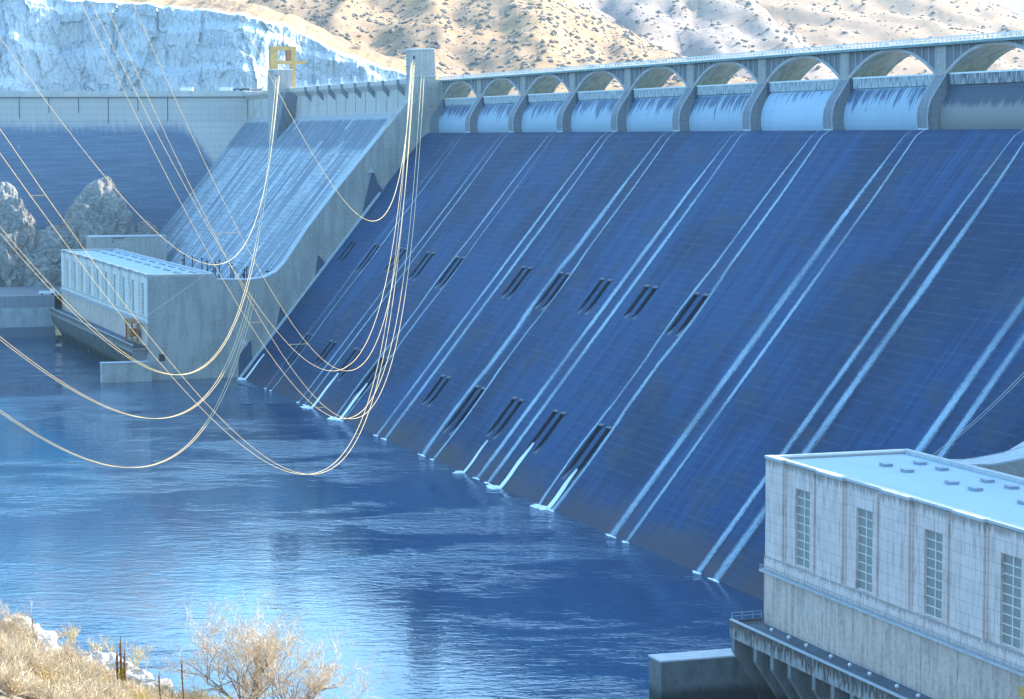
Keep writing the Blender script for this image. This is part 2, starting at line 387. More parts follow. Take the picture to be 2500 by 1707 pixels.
def mat_water():
    g = G('river_water')
    rot = g.n('ShaderNodeVectorRotate'); rot.rotation_type = 'Z_AXIS'; g.put(rot.inputs['Vector'], g.P); rot.inputs['Angle'].default_value = -math.atan2(FH.y, FH.x)
    R = rot.outputs[0]                                   # x along the reach, y across it
    big = g.noise(g.sc(.011, .0055, 0, R), 1.0, 3.0, .55, 1.2)
    mid = g.noise(g.sc(.05, .022, 0, R), 1.0, 5.0, .65, .9)
    mask = g.step(g.add(g.mul(big, .6), g.mul(mid, .4)), .42, .60)
    # slick, boiling patches of smooth upwelling water
    for px, py, rx, ry in ((850, 1510, 42, 30), (760, 1640, 50, 22), (260, 1330, 90, 34), (60, 1450, 60, 22), (560, 1470, 44, 16), (640, 1210, 70, 26), (60, 1080, 60, 50)):
        c_ = pix0(px, py); q = g.n('ShaderNodeVectorMath'); q.operation = 'SUBTRACT'; g.put(q.inputs[0], g.P); q.inputs[1].default_value = tuple(c_)
        rr = g.n('ShaderNodeVectorRotate'); rr.rotation_type = 'Z_AXIS'; g.put(rr.inputs['Vector'], q.outputs[0]); rr.inputs['Angle'].default_value = -math.atan2(FH.y, FH.x)
        l = g.n('ShaderNodeVectorMath'); l.operation = 'LENGTH'; g.put(l.inputs[0], g.sc(1/ry/1.6, 1/rx, 0, rr.outputs[0]))
        mask = g.mul(mask, g.step(g.add(l.outputs['Value'], g.mul(g.sub(mid, .5), 2.4)), .35, 1.35))
    r1 = g.noise(g.sc(.42, .20, 0, R), 1.0, 3.0, .6, .6)
    r2 = g.noise(g.sc(.13, .06, 0, R), 1.0, 3.0, .55, .8)
    r3 = g.noise(g.sc(1.1, .8, 0, R), 1.0, 2.0, .5, .3)
    h = g.add(g.add(g.mul(r1, 1.0), g.mul(r2, .6)), g.mul(r3, .3))
    b = g.bump(h, g.add(g.mul(mask, .52), .045), 1.1)
    col = g.mix(g.step(big, .3, .7), (.001, .034, .100), (.008, .075, .150))
    fl = g.noise(g.sc(.9, .55, 0, R), 1.0, 4.0, .75)
    near_toe = g.mul(g.step(g.y, -112.0, -74.0), g.step(mid, .45, .62))
    col = g.mix(g.mul(g.step(fl, .64, .70), g.mul(near_toe, .7)), col, (.55, .66, .74))
    return g.bsdf(col, g.add(g.mul(mask, .05), .05), .5, b, None, 0, 1.333)
M['water'] = mat_water()
def mat_hill(name, a, b, rock, sagec, k=1.0, thr=.6):
    g = G(name)
    n1 = g.noise(g.sc(.012, .012, .02), 1.0, 4.0, .6)
    n2 = g.noise(g.sc(.09, .09, .09), 1.0, 5.0, .7)
    n3 = g.vor(g.sc(.22*k, .22*k, .22*k), 1.0)
    c = g.mix(g.step(n1, .38, .62), a, b)
    c = g.mix(g.mul(g.step(n2, .48, .70), .75), c, rock)
    c = g.mix(g.mul(g.step(g.add(n3, g.mul(n2, .5)), .52, .32), .8), c, sagec)
    return g.bsdf(c, .95, .1, g.bump(g.add(n2, g.mul(n3, .3)), .35, 1.0))
M['hill'] = mat_hill('dry_grass_hillside', (.34, .215, .115), (.27, .18, .115), (.32, .24, .185), (.15, .11, .10))
M['hill2'] = mat_hill('shade_grey_hillside', (.23, .17, .15), (.28, .195, .14), (.28, .23, .21), (.12, .095, .105))  # greyer colour stands in for the bluish shaded side of this hill
M['hill3'] = mat_hill('rocky_hillside', (.27, .21, .185), (.30, .21, .155), (.34, .29, .265), (.16, .13, .135), .8)
M['hill4'] = mat_hill('pale_grass_hillside', (.36, .23, .145), (.31, .205, .14), (.32, .24, .19), (.17, .13, .115), .8)
def mat_cliff():
    g = G('quarried_granite')
    n1 = g.noise(g.sc(.05, .05, .07), 1.0, 5.0, .65)
    n2 = g.noise(g.sc(.5, .5, .14), 1.0, 5.0, .7)
    n3 = g.noise(g.sc(.16, .16, .5), 1.0, 4.0, .7)
    c = g.mix(g.step(n1, .35, .65), (.55, .58, .60), (.46, .50, .54))
    c = g.mix(g.mul(g.step(n2, .52, .72), .45), c, (.38, .43, .49))
    c = g.mix(g.mul(g.step(n3, .6, .75), .35), c, (.24, .21, .21))
    cr = g.vor(g.sc(.28, .28, .09), 1.0, 'DISTANCE_TO_EDGE')
    c = g.mix(g.mul(g.step(cr, .07, .0), .5), c, (.20, .22, .26))
    return g.bsdf(c, .9, .15, g.bump(g.add(n2, n3), .5, .5))
M['cliff'] = mat_cliff()
def mat_rock(name, a, b):
    g = G(name); n = g.noise(g.sc(.6, .6, 1.6), 1.0, 5.0, .7); n2 = g.noise(g.sc(3, 3, 3), 1.0, 4.0, .7)
    c = g.mix(g.step(n, .4, .65), a, b); c = g.mix(g.mul(g.step(n2, .55, .7), .4), c, tuple(x*.5 for x in b))
    return g.bsdf(c, .9, .15, g.bump(g.add(n, n2), .35, .3))
M['rock'] = mat_rock('outcrop_rock', (.30, .28, .255), (.14, .145, .155))
M['boulder'] = mat_rock('pale_boulder', (.46, .42, .38), (.33, .29, .26))
M['soil'] = mat_rock('dry_soil', (.26, .20, .14), (.20, .15, .11))
M['sage'] = plain('sagebrush_leaves', (.23, .18, .15), .9, .1, .5, .3)
M['twig'] = plain('bare_twigs', (.64, .49, .33), .85, .2, .45, 3)
M['twigdark'] = plain('dark_bare_branch', (.22, .17, .15), .85, .2, .4, 3)
M['straw'] = plain('dry_straw', (.70, .52, .22), .8, .2, .4, 4)
M['stalk'] = plain('brown_seed_stalk', (.20, .11, .06), .85, .2, .5, 12)
M['yleaf'] = plain('yellow_leaves', (.62, .50, .06), .8, .2, .35, 6)

# ------------------------------------------------------------------ dam constants
S = 45.72; DF = 69.9; ZS = 85.3; PW = 4.57
def yface(z): return -DF + .8*z
def prof():                                              # downstream profile from crest sill to below water
    P = [(2.75, ZS), (0.0, ZS)]
    for i in range(1, 9):
        y = 3.3*i/8; P.append((-y, ZS-y*y*.19))
    P[-1] = (yface(83.2), 83.2)
    return P
NRM = Vector((0, -1.0, .8)).normalized()                 # outward normal of the sloping face
def FP(x, z, n=0.0):                                     # a point on the face at height z, n metres proud
    if z > 83.2:
        t = max(0.0, ZS-z); y = -math.sqrt(t/.19) if t < 2.08 else yface(z)
    else: y = yface(z)
    return Vector((x, y, z)) + NRM*n
CK = -.05*S
upk = [1/3, 1, 5/3, 7/3, 3, 13/3, 5, 17/3, 19/3, 7]
lok = [1, 5/3, 7/3, 3, 13/3, 5, 17/3, 19/3, 7]
slots = []                                               # (xcentre, ztop, zbottom, row)
sr_ = random.Random(12)
for k in upk: slots.append((k*S+CK, 47.4, sr_.choice([41.2, 40.1, 39.2]) if abs(k-round(k)) > .01 else 38.4, 0))
for k in lok: slots.append((k*S+CK, 17.7, sr_.choice([10.2, 8.6, 7.4]) if abs(k-round(k)) > .01 else 6.0, 1))

# ------------------------------------------------------------------ setting: water
mb = MB(); mb.add([(-6000, -7000, 0), (7000, -7000, 0), (7000, -40, 0), (-6000, -40, 0)], [(0, 1, 2, 3)])
tag(mb.build('river_water', M['water']), None, None, None, 'structure')
mb = MB(); mb.add([(-320, 13.2, 96.2), (3000, 13.2, 96.2), (3000, 1600, 96.2), (-320, 1600, 96.2)], [(0, 1, 2, 3)])
tag(mb.build('reservoir_water', M['water']), None, None, None, 'structure')

# ------------------------------------------------------------------ the dam
dam = thing('concrete_dam', 'huge concrete dam with a dark wet spillway slope, drum gates and a pale flank', 'dam', (250, 0, 0))
xs = sorted(set([0.0, 11*S] + [round(c+o+e, 3) for c, _, _, _ in slots for o in (-2.65, 2.65) for e in (-1.3, 1.3)]))
zb = [47.4, 41.2, 40.1, 39.2, 38.4, 17.7, 10.2, 8.6, 7.4, 6.0]
P = prof(); zs = [p[1] for p in P[2:]]
rows = [(2.75, ZS), (0.0, ZS)] + P[2:]
zz = 83.2
for z in sorted(set([75, 65, 56] + zb + [30, 24, 0, -4]), reverse=True): rows.append((yface(z), z))
mb = MB(); vs = [(x, y, z) for (y, z) in rows for x in xs]; nx = len(xs); fs = []
def in_slot(x, z):
    for c, zt, z0, _ in slots:
        if z0 < z < zt and (abs(x-c-2.65) < 1.3 or abs(x-c+2.65) < 1.3): return True
    return False
for i in range(len(rows)-1):
    for j in range(nx-1):
        if in_slot((xs[j]+xs[j+1])/2, (rows[i][1]+rows[i+1][1])/2): continue
        fs.append((i*nx+j, (i+1)*nx+j, (i+1)*nx+j+1, i*nx+j+1))
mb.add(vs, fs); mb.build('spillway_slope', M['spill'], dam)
for c, zt, z0, row in slots:
    mb = MB()
    for o in (-2.65, 2.65):
        a, b = c+o-1.3, c+o+1.3; dep = 2.3
        T0 = FP(a, zt); T1 = FP(b, zt); B0 = FP(a, z0); B1 = FP(b, z0)
        D0 = T0-NRM*dep; D1 = T1-NRM*dep
        mb.add([T0, T1, B0, B1, D0, D1], [(D := 0, 4, 5, 1), (4, 2, 3, 5), (0, 2, 4), (1, 5, 3)])
        # thin raised lip round the mouth
        up_ = (T0-B0).normalized()
        mb.add([FP(a-.3, zt, .02), FP(b+.3, zt, .02), FP(b+.3, zt, .02)+up_*.7, FP(a-.3, zt, .02)+up_*.7,
                FP(a-.3, zt, .3), FP(b+.3, zt, .3), FP(b+.3, zt, .05)+up_*.7, FP(a-.3, zt, .05)+up_*.7],
               [(4, 5, 6, 7), (0, 1, 5, 4), (0, 4, 7, 3), (1, 2, 6, 5)])
    mb.build('outlet', M['wetdark'], dam)
# piers
pprof = [(.1, ZS-.05), (-.15, 88.0), (.1, 90.2), (.7, 91.8), (1.5, 93.1), (2.4, 94.4), (3.3, 95.8), (4.15, 97.0), (13.0, 97.0), (13.0, ZS-1.5), (3.5, ZS-1.5)]
for k in range(1, 11):
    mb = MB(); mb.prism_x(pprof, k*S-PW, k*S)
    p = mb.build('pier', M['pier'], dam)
    mb = MB()                                            # pale worn arrises along both edges of the nose
    for x in (k*S-PW, k*S):
        mb.tube([(x, y-.03, z) for y, z in pprof[:8]], .17, 4)
    mb.build('nose_edge', M['lip'], p)
    mb = MB(); mb.prism_x([(-.1, ZS-.4), (.1, ZS+.5), (.3, ZS-.4)], k*S-PW-.15, k*S+.15); mb.build('nose_sill', M['lip'], p)
# end half piers against the towers
mb = MB(); mb.prism_x([(.1, ZS-.05), (-.15, 88.0), (.1, 90.2), (.7, 91.8), (1.5, 93.1), (2.4, 94.4), (3.3, 95.8), (4.15, 97.0), (13.0, 97.0), (13.0, ZS-1.5), (3.5, ZS-1.5)], -1.5, 1.3)
mb.build('pier', M['pier'], dam)
# drum gates
gp = [(2.75, ZS), (2.45, 86.6), (2.4, 88.2), (2.6, 89.8), (3.0, 91.2), (3.6, 92.5), (4.3, 93.7), (5.3, 94.85)]
for k in range(0, 11):
    x0 = k*S + (1.3 if k == 0 else 0.02); x1 = (k+1)*S-PW-.02
    mat = M['gate']; sm = M['seal']
    if k == 6: mat = M['gateclean']
    if k >= 8: mat = M['gatedark']; sm = M['sealdark']
    mb = MB(); n = len(gp)
    sub = []
    for i in range(n-1):
        for t in (0, .5): sub.append((gp[i][0]*(1-t)+gp[i+1][0]*t, gp[i][1]*(1-t)+gp[i+1][1]*t))
    sub.append(gp[-1])
    mb.add([(x, y, z) for y, z in sub for x in (x0+.9, x1-.15)], [(2*i, 2*i+1, 2*i+3, 2*i+2) for i in range(len(sub)-1)])
    go = mb.build('drum_gate', mat, dam, smooth=True)
    if k == 8: go['label'] = 'darker, brown stained drum gate nearest the camera'
    mb = MB(); mb.prism_x([(5.35, 94.8), (4.85, 94.95), (4.75, 97.15), (6.2, 97.15), (6.2, 94.8)], x0+.9, x1-.15)
    mb.build('seal_plate', sm, go)
    mb = MB(); mb.box(x0+.6, x1-.05, 4.6, 6.4, 97.15, 97.5); mb.build('gate_lip', M['white'], go)
    mb = MB(); mb.box(x0, x0+.86, 4.4, 6.4, ZS, 97.3); mb.build('gate_recess', M['stainshade'], go)
# upstream body so nothing is hollow
mb = MB(); mb.prism_x([(2.75, ZS-.02), (2.75, 60), (14, 60), (14, 84), (7, ZS-.02)], 0, 11*S); mb.build('crest_block', M['pier'], dam)

# flank (non overflow) left of the spillway, and its twin on the near bank out of frame
def flank(x0, x1):
    mb = MB()
    pts = [(4.4, 93.0), (yface(92.0)+.15, 92.0), (yface(80), 80), (yface(60), 60), (yface(34), 34), (yface(20), 20), (yface(-3), -3)]
    mb.add([(x, y, z) for y, z in pts for x in (x0, x1)], [(2*i, 2*i+1, 2*i+3, 2*i+2)[::-1] for i in range(len(pts)-1)])
    mb.build('flank_slope', M['slab'], dam)
    mb = MB(); mb.prism_x([(4.4, 93.0), (4.4, 101.6), (2.3, 103.6), (2.3, 105.2), (2.7, 105.2), (2.7, 104.2), (13.5, 104.2), (13.5, 93.0)], x0, x1)
    mb.build('crest_wall', M['concx'], dam)
flank(-318, -6.0)
flank(11*S+6, 760)
mb = MB(); x = -300
while x < -8: mb.box(x, x+.12, 4.3, 4.45, 93.4, 101.4); x += 15.24
build_each(mb, 'wall_joint', M['dark'], dam)
# corbelled lamp niches on the crest wall
cx = [-190.1, -169.1, -149.8, -129.5, -109.2, -88.8, -68.5, -47.6, -28.0]
for x in cx:
    mb = MB(); mb.prism_x([(4.38, 99.2), (1.7, 101.9), (1.5, 105.3), (2.28, 105.3), (2.28, 103.6), (4.38, 101.6)], x-.55, x+.55)
    cb = mb.build('corbel', M['pier'], dam)
    mb = MB(); mb.box(x-.7, x+.7, 1.4, 2.7, 105.3, 105.8); mb.box(x-.3, x+.3, 1.7, 2.3, 105.8, 107.6); mb.box(x-.6, x+.6, 1.4, 2.6, 107.6, 107.9)
    mb.build('lamp_post', M['white'], cb)
mb = MB()
x = -312
while x < -8: mb.box(x, x+.1, 2.6, 2.7, 105.2, 106.1); x += 2.4
for z in (105.6, 106.1): mb.box(-312, -8, 2.6, 2.68, z, z+.07)
mb.build('crest_railing', M['white'], dam)

# training walls
tprof = [(13.5, 90), (13.5, 104.2), (-1.2, 104.2), (-5.9, 99.0), (-15.8, 87.2), (-35.3, 64.1), (-45.1, 51.8), (-50.3, 44.2), (-53.4, 39.8), (-56.5, 36.6), (-60.5, 34.7),
         (-66.0, 34.0), (-78.0, 34.3), (-102.0, 34.3), (-102.0, 7), (-102.0, -3), (yface(-3)+2, -3)]
def training(xa, xb, lipx):
    P1 = [(13.5, 60)] + tprof[1:13] + [(-78.0, -3), (-60, -3)]
    mb = MB(); mb.prism_x(P1, xa, xb); w = mb.build('training_wall', M['end'], dam)
    mb = MB()
    for i in range(4, 12):
        a, b = tprof[i], tprof[i+1]
        mb.add([(xa-.05, a[0], a[1]), (xb+.08, a[0], a[1]), (xb+.08, b[0], b[1]), (xa-.05, b[0], b[1]),
                (xa-.05, a[0]-.2, a[1]+.3), (xb+.08, a[0]-.2, a[1]+.3), (xb+.08, b[0]-.2, b[1]+.3), (xa-.05, b[0]-.2, b[1]+.3)],
               [(4, 5, 6, 7), (0, 4, 7, 3), (1, 2, 6, 5), (0, 1, 5, 4), (2, 3, 7, 6)])
    mb.build('wall_coping', M['lip'], w)
    return w
tw = training(-6.0, 0.0, 0); tw2 = training(11*S, 11*S+6, 1)
def xface(poly, x, t, name, mat, parent):
    mb = MB(); mb.prism_x(poly, x, x+t); return mb.build(name, mat, parent)
xface([(-21.8, 71.2), (-24.6, 60.5), (-25.6, 55.9), (-18.0, 65.2), (-19.8, 67.6), (-21.0, 71.2)], 0, .5, 'recess_shade_wedge', M['stainshade'], tw)  # thin proud plates coloured dark to look like shaded, water-stained recesses
xface([(-21.9, 73.4), (-23.0, 71.2), (-20.8, 71.2)], 0, .9, 'wedge_cap', M['lip'], tw)
xface([(-41.7, 42.4), (-43.0, 34.2), (-38.9, 39.2), (-40.2, 40.9)], 0, .5, 'recess_shade_wedge', M['stainshade'], tw)
xface([(-55.5, 24.9), (-57.1, 16.8), (-53.2, 21.4), (-54.6, 23.3)], 0, .5, 'recess_shade_wedge', M['stainshade'], tw)
xface([(-66.2, 13.0), (-70.5, 7.8), (-70.8, 0.2), (-69.6, .2), (-65.8, 5.4)], 0, .5, 'recess_shade_wedge', M['stainshade'], tw)
mb = MB(); mb.tube([FP(.8, z, .25)-Vector((0, .0, 0)) for z in (64, 50, 36, 22, 8, 0)], .55, 5); mb.build('base_kerb', M['lip'], tw)
# towers
def tower1(x, s):
    # shaft
    mb = MB()
    mb.prism_x([(-7.3, 87.2), (-7.3, 114.7), (1.7, 115.0), (2.4, 100), (2.4, 87)], x-5*s, x)
    t = mb.build('tower', M['conc'], dam)
    mb = MB(); mb.prism_x([(-7.5, 114.7), (-7.5, 115.1), (1.9, 115.4), (1.9, 115.0)], x-5.2*s, x+.2*s); mb.build('tower_cap', M['white'], t)
    mb = MB(); mb.box(x-.1, x+.12, -6.2, -5.5, 111.4, 112.6); mb.build('tower_window', M['dark'], t)
    mb = MB(); mb.box(x-.1*s, x+.25*s, -7.4, 2.5, 105.2, 105.5); mb.build('string_course', M['lip'], t)
    mb = MB()
    for z in (105.5, 108.7): mb.bar((x-1, -7.3, z), (x-1, -9.4, z+.1), .14)
    mb.build('cable_bracket', M['dark'], t)
tower1(-.2, 1); tower1(11*S+5.4, 1)
mb = MB()
mb.prism_x([(-4.8, 79.0), (-4.8, 113.4), (4.0, 113.4), (4.0, 79.0)], -232, -221.5)
t2 = mb.build('tower', M['conc'], dam); t2['label'] = 'far tower standing on the pale slope in front of the yellow crane'
mb = MB(); mb.box(-232.2, -221.3, -5.0, 4.2, 113.4, 113.8); mb.build('tower_cap', M['white'], t2)
mb = MB(); mb.add([(-221.5, 4.4, 91.9), (-221.5, -4.8, 80.9), (-221.5, 4.4, 103.5), (-221.5, -4.8, 103.5), (-219.0, 4.4, 92.2), (-219.8, -4.4, 81.4), (-214, 4.4, 103.5), (-214.5, -1.0, 103.5)],
                  [(0, 1, 3, 2), (4, 6, 7, 5), (1, 5, 7, 3), (2, 3, 7, 6), (0, 4, 5, 1)]); recalc(mb.build('tower_buttress', M['pier'], t2))
mb = MB(); mb.box(-221.6, -221.4, -3.6, -3.0, 110.2, 111.4); mb.box(-221.6, -218.6, -.8, .6, 89.6, 90.3); mb.build('tower_window', M['dark'], t2)

# ------------------------------------------------------------------ arch bridge on the crest
br = thing('arch_bridge', 'concrete road bridge of repeating arches along the top of the spillway', 'bridge', (250, 8, 97))
YF, YB = 4.15, 13.0; ZC, ZSP, ZD = 102.9, 97.0, 103.45
for k in range(0, 12):
    xa, xb = (k*S-PW, k*S) if 0 < k < 11 else ((-.2+.01, 1.3) if k == 0 else (11*S-1.5, 11*S))
    mb = MB(); mb.box(xa, xb, YF-.12, YB+.1, 97.0, ZD)
    if 0 < k < 11:
        for i in range(3): mb.box(xa+.6+i*1.4, xa+.9+i*1.4, YF-.22, YF-.12, 97.6, ZD-.2)
    mb.build('bridge_pier', M['conc'], br)
NA = 28
for k in range(0, 11):
    x0 = k*S + (1.3 if k == 0 else 0); x1 = (k+1)*S-PW
    xm, hw = (x0+x1)/2, (x1-x0)/2
    def az(t, e=0.0): return ZSP + (ZC-ZSP+e)*(1-abs(t)**2.15)
    ts = [-1+2*i/NA for i in range(NA+1)]
    # arch barrel: ring face + soffit
    mb = MB(); v = []
    for t in ts:
        x = xm+hw*t; z = az(t); zo = min(az(t, .05)+.5+.35*abs(t), ZD-.02)
        v += [(x, YF-.05, z), (x, YB+.05, z), (x, YF-.05, zo), (x, YF+.45, zo)]
    fr = []; so_ = []
    for i in range(NA):
        a, b = 4*i, 4*i+4
        fr += [(a, b, b+2, a+2), (a+2, b+2, b+3, a+3)]; so_ += [(a, a+1, b+1, b)]
    mb.add(v, fr); ar = mb.build('arch', M['archface'], br)
    mb = MB(); mb.add(v, so_); mb.build('arch_soffit', M['arch'], ar, smooth=True)
    # spandrel walls front and back, as columns following the curve
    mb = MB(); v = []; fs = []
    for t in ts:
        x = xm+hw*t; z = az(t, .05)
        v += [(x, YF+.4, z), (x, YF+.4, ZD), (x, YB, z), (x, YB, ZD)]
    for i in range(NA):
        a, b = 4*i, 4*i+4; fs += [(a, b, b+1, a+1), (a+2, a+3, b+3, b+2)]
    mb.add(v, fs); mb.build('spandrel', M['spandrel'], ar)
    mb = MB(); nrib = 13
    for i in range(1, nrib):
        x = x0+(x1-x0)*i/nrib; t = (x-xm)/hw; z = min(az(t)+.5, ZD-.1)
        mb.box(x-.13, x+.13, YF+.02, YF+.4, z, ZD)
    build_each(mb, 'spandrel_rib', M['archface'], ar)
mb = MB(); mb.box(1.0, 11*S-1, YF-.9, YB+.9, ZD, ZD+.28); mb.build('deck', M['conc'], br)
mb = MB(); mb.box(1.0, 11*S-1, YF-1.15, YF-.85, ZD-.05, ZD+.5); mb.build('deck_edge_beam', M['teal'], br)
mb = MB(); x = 1.2
while x < 11*S-1:
    mb.box(x, x+.30, YF-1.05, YF-.8, ZD+.5, ZD+1.55); mb.box(x, x+.3, YB+.7, YB+.9, ZD+.28, ZD+1.5); x += 1.9
mb.box(1.0, 11*S-1, YF-1.1, YF-.75, ZD+1.45, ZD+1.7); mb.box(1.0, 11*S-1, YF-1.05, YF-.85, ZD+.95, ZD+1.05)
mb.box(1.0, 11*S-1, YB+.7, YB+.95, ZD+1.4, ZD+1.65)
mb.build('railing', M['white'], br)

# ------------------------------------------------------------------ streams and jets
rng = random.Random(5)
def ribbon(fn, wf, z0, z1, n, lift=.14):
    """fn(z)->x centre, wf(z)->width ; returns mb, uv"""
    mb = MB(); uv = []; L = 0; prev = None; NW = 6
    for i in range(n+1):
        z = z0+(z1-z0)*i/n; xc = fn(z); w = wf(z); c = FP(xc, z)
        if prev is not None: L += (c-prev).length
        prev = c
        for j in range(NW+1):
            t = j/NW; q = FP(xc+(t-.5)*w, z, .06+lift*(1-(2*t-1)**2)); mb.v.append(tuple(q)); uv.append((t, L))
        if i:
            a = (i-1)*(NW+1); b = i*(NW+1)
            for j in range(NW): mb.f.append((a+j, b+j, b+j+1, a+j+1))
    return mb, uv
def blob(c, rx, ry, seed, mat, parent, name, h=.35):
    mb = MB(); r_ = random.Random(seed); n = 36; c = Vector(c); v = []
    ph = [r_.uniform(0, 6.28) for _ in range(4)]
    for ring, (rr, zz_) in enumerate(((1.0, .02), (.75, h*.7), (.4, h))):
        for i in range(n):
            th = 2*PI*i/n; e = 1+.22*math.sin(3*th+ph[0])+.16*math.sin(7*th+ph[1])+.10*math.sin(13*th+ph[2])
            v.append((c.x+rr*rx*e*math.cos(th), c.y+rr*ry*e*math.sin(th), c.z+zz_*(1+.5*math.sin(5*th+ph[3]))))
    fs = [(a*n+i, a*n+(i+1) % n, (a+1)*n+(i+1) % n, (a+1)*n+i) for a in range(2) for i in range(n)] + [tuple(range(2*n, 3*n))]
    mb.add(v, fs); return mb.build(name, mat, parent, smooth=True)
# per pier: (width left, width right, has outlet between)
sw = {1: (.6, 1.2), 2: (1.2, 1.4), 3: (1.7, 1.1), 4: (2.2, 2.6), 5: (3.4, 1.5), 6: (2.6, 2.2), 7: (1.6, 2.0), 8: (2.9, 1.7), 9: (2.0, 2.6), 10: (2.5, 2.0)}
for k in range(1, 11):
    xc = k*S+CK
    t = thing('water_stream', 'pair of white water streams below the %s gate pier from the far end' % ORD[k-1], 'water', (xc, 0, 0), 'white water streams below the gate piers')
    for s_, w0 in ((-1, sw[k][0]), (1, sw[k][1])):
        ph = rng.uniform(0, 6)
        def off(z, s_=s_, k=k, ph=ph, w0=w0):
            base = 2.2 if z > 84.8 else 2.2+min(1, (84.8-z)/14)*1.1 + (85-z)*.006
            if k in (1, 3, 5, 7):
                b1 = max(0, 1-abs(z-43)/9.5)**.5 if abs(z-43) < 9.5 else 0
                b2 = max(0, 1-abs(z-11)/11.)**.5 if abs(z-11) < 11 else 0
                base += max(b1, b2)*(.9 + w0*.25) + (.3*w0 if k != 1 else 0)
            else: base += (w0-1)*.3
            return xc+s_*base
        def wd(z, w0=w0, k=k, ph=ph):
            g_ = min(1, max(0, (85.3-z)/26.0))
            w = (.55+(w0-.55)*g_)*(1+.04*math.sin(z*.05+ph))
            if k in (1, 3, 5, 7) and (38 < z < 48 or 4 < z < 19): w *= .8
            return w*2.15
        mb, uv = ribbon(off, wd, 85.2, -.2, 70)
        mb.build('stream', M['stream'], t, smooth=True, uv=uv)
        blob((off(0), yface(0)-.5, .0), wd(0)*.42, .45, k*7+s_, M['foam'], t, 'splash', .12)
# leak along the far training wall
xc = 2.2
t = thing('water_stream', 'thin white water stream at the foot of the far training wall', 'water', (xc, -40, 0))
mb, uv = ribbon(lambda z: 1.9, lambda z: 1.2, 66, -.2, 50); mb.build('stream', M['stream'], t, smooth=True, uv=uv)
blob((1.9, yface(0)-.5, 0), 1.2, .7, 3, M['foam'], t, 'splash', .2)
# bright jets pouring out of the lower outlets
jets = [(8.2, 8.5, .7, 2.5, 'short thin white jet near the far training wall'),
        (7/3*S+CK-1.9, 10.5, 1.3, 7.0, 'white jet pouring into the river below the third low outlet from the far end'),
        (3*S+CK+1.2, 10.5, 1.8, 8.5, 'wide white jet pouring into the river between the third pair of streams'),
        (17/3*S+CK+.5, 7.8, .9, 2.0, 'narrow white jet between the fifth and sixth pairs of streams'),
        (19/3*S+CK-1.6, 10.5, 1.9, 6.0, 'bright white jet just right of the sixth pair of streams'),
        (7*S+CK+1.9, 8.6, 2.2, 6.5, 'broad white jet between the seventh pair of streams')]
for i, (x, z1, w, fr, lab) in enumerate(jets):
    t = thing('water_jet', lab, 'water', (x, yface(5), 0), 'white jets below the low outlets')
    mb, uv = ribbon(lambda z: x+.25*math.sin(z*.8)-(z1-z)*.05, lambda z: w*(.12+.88*min(1, (z1-z)/4.0)), z1, -.2, 20, .45)
    mb.build('jet', M['foam'], t, smooth=True, uv=uv)
    blob((x-fr*.35, yface(0)-1.3, 0), fr*.55, 1.5, 20+i, M['foam'], t, 'splash', .35)

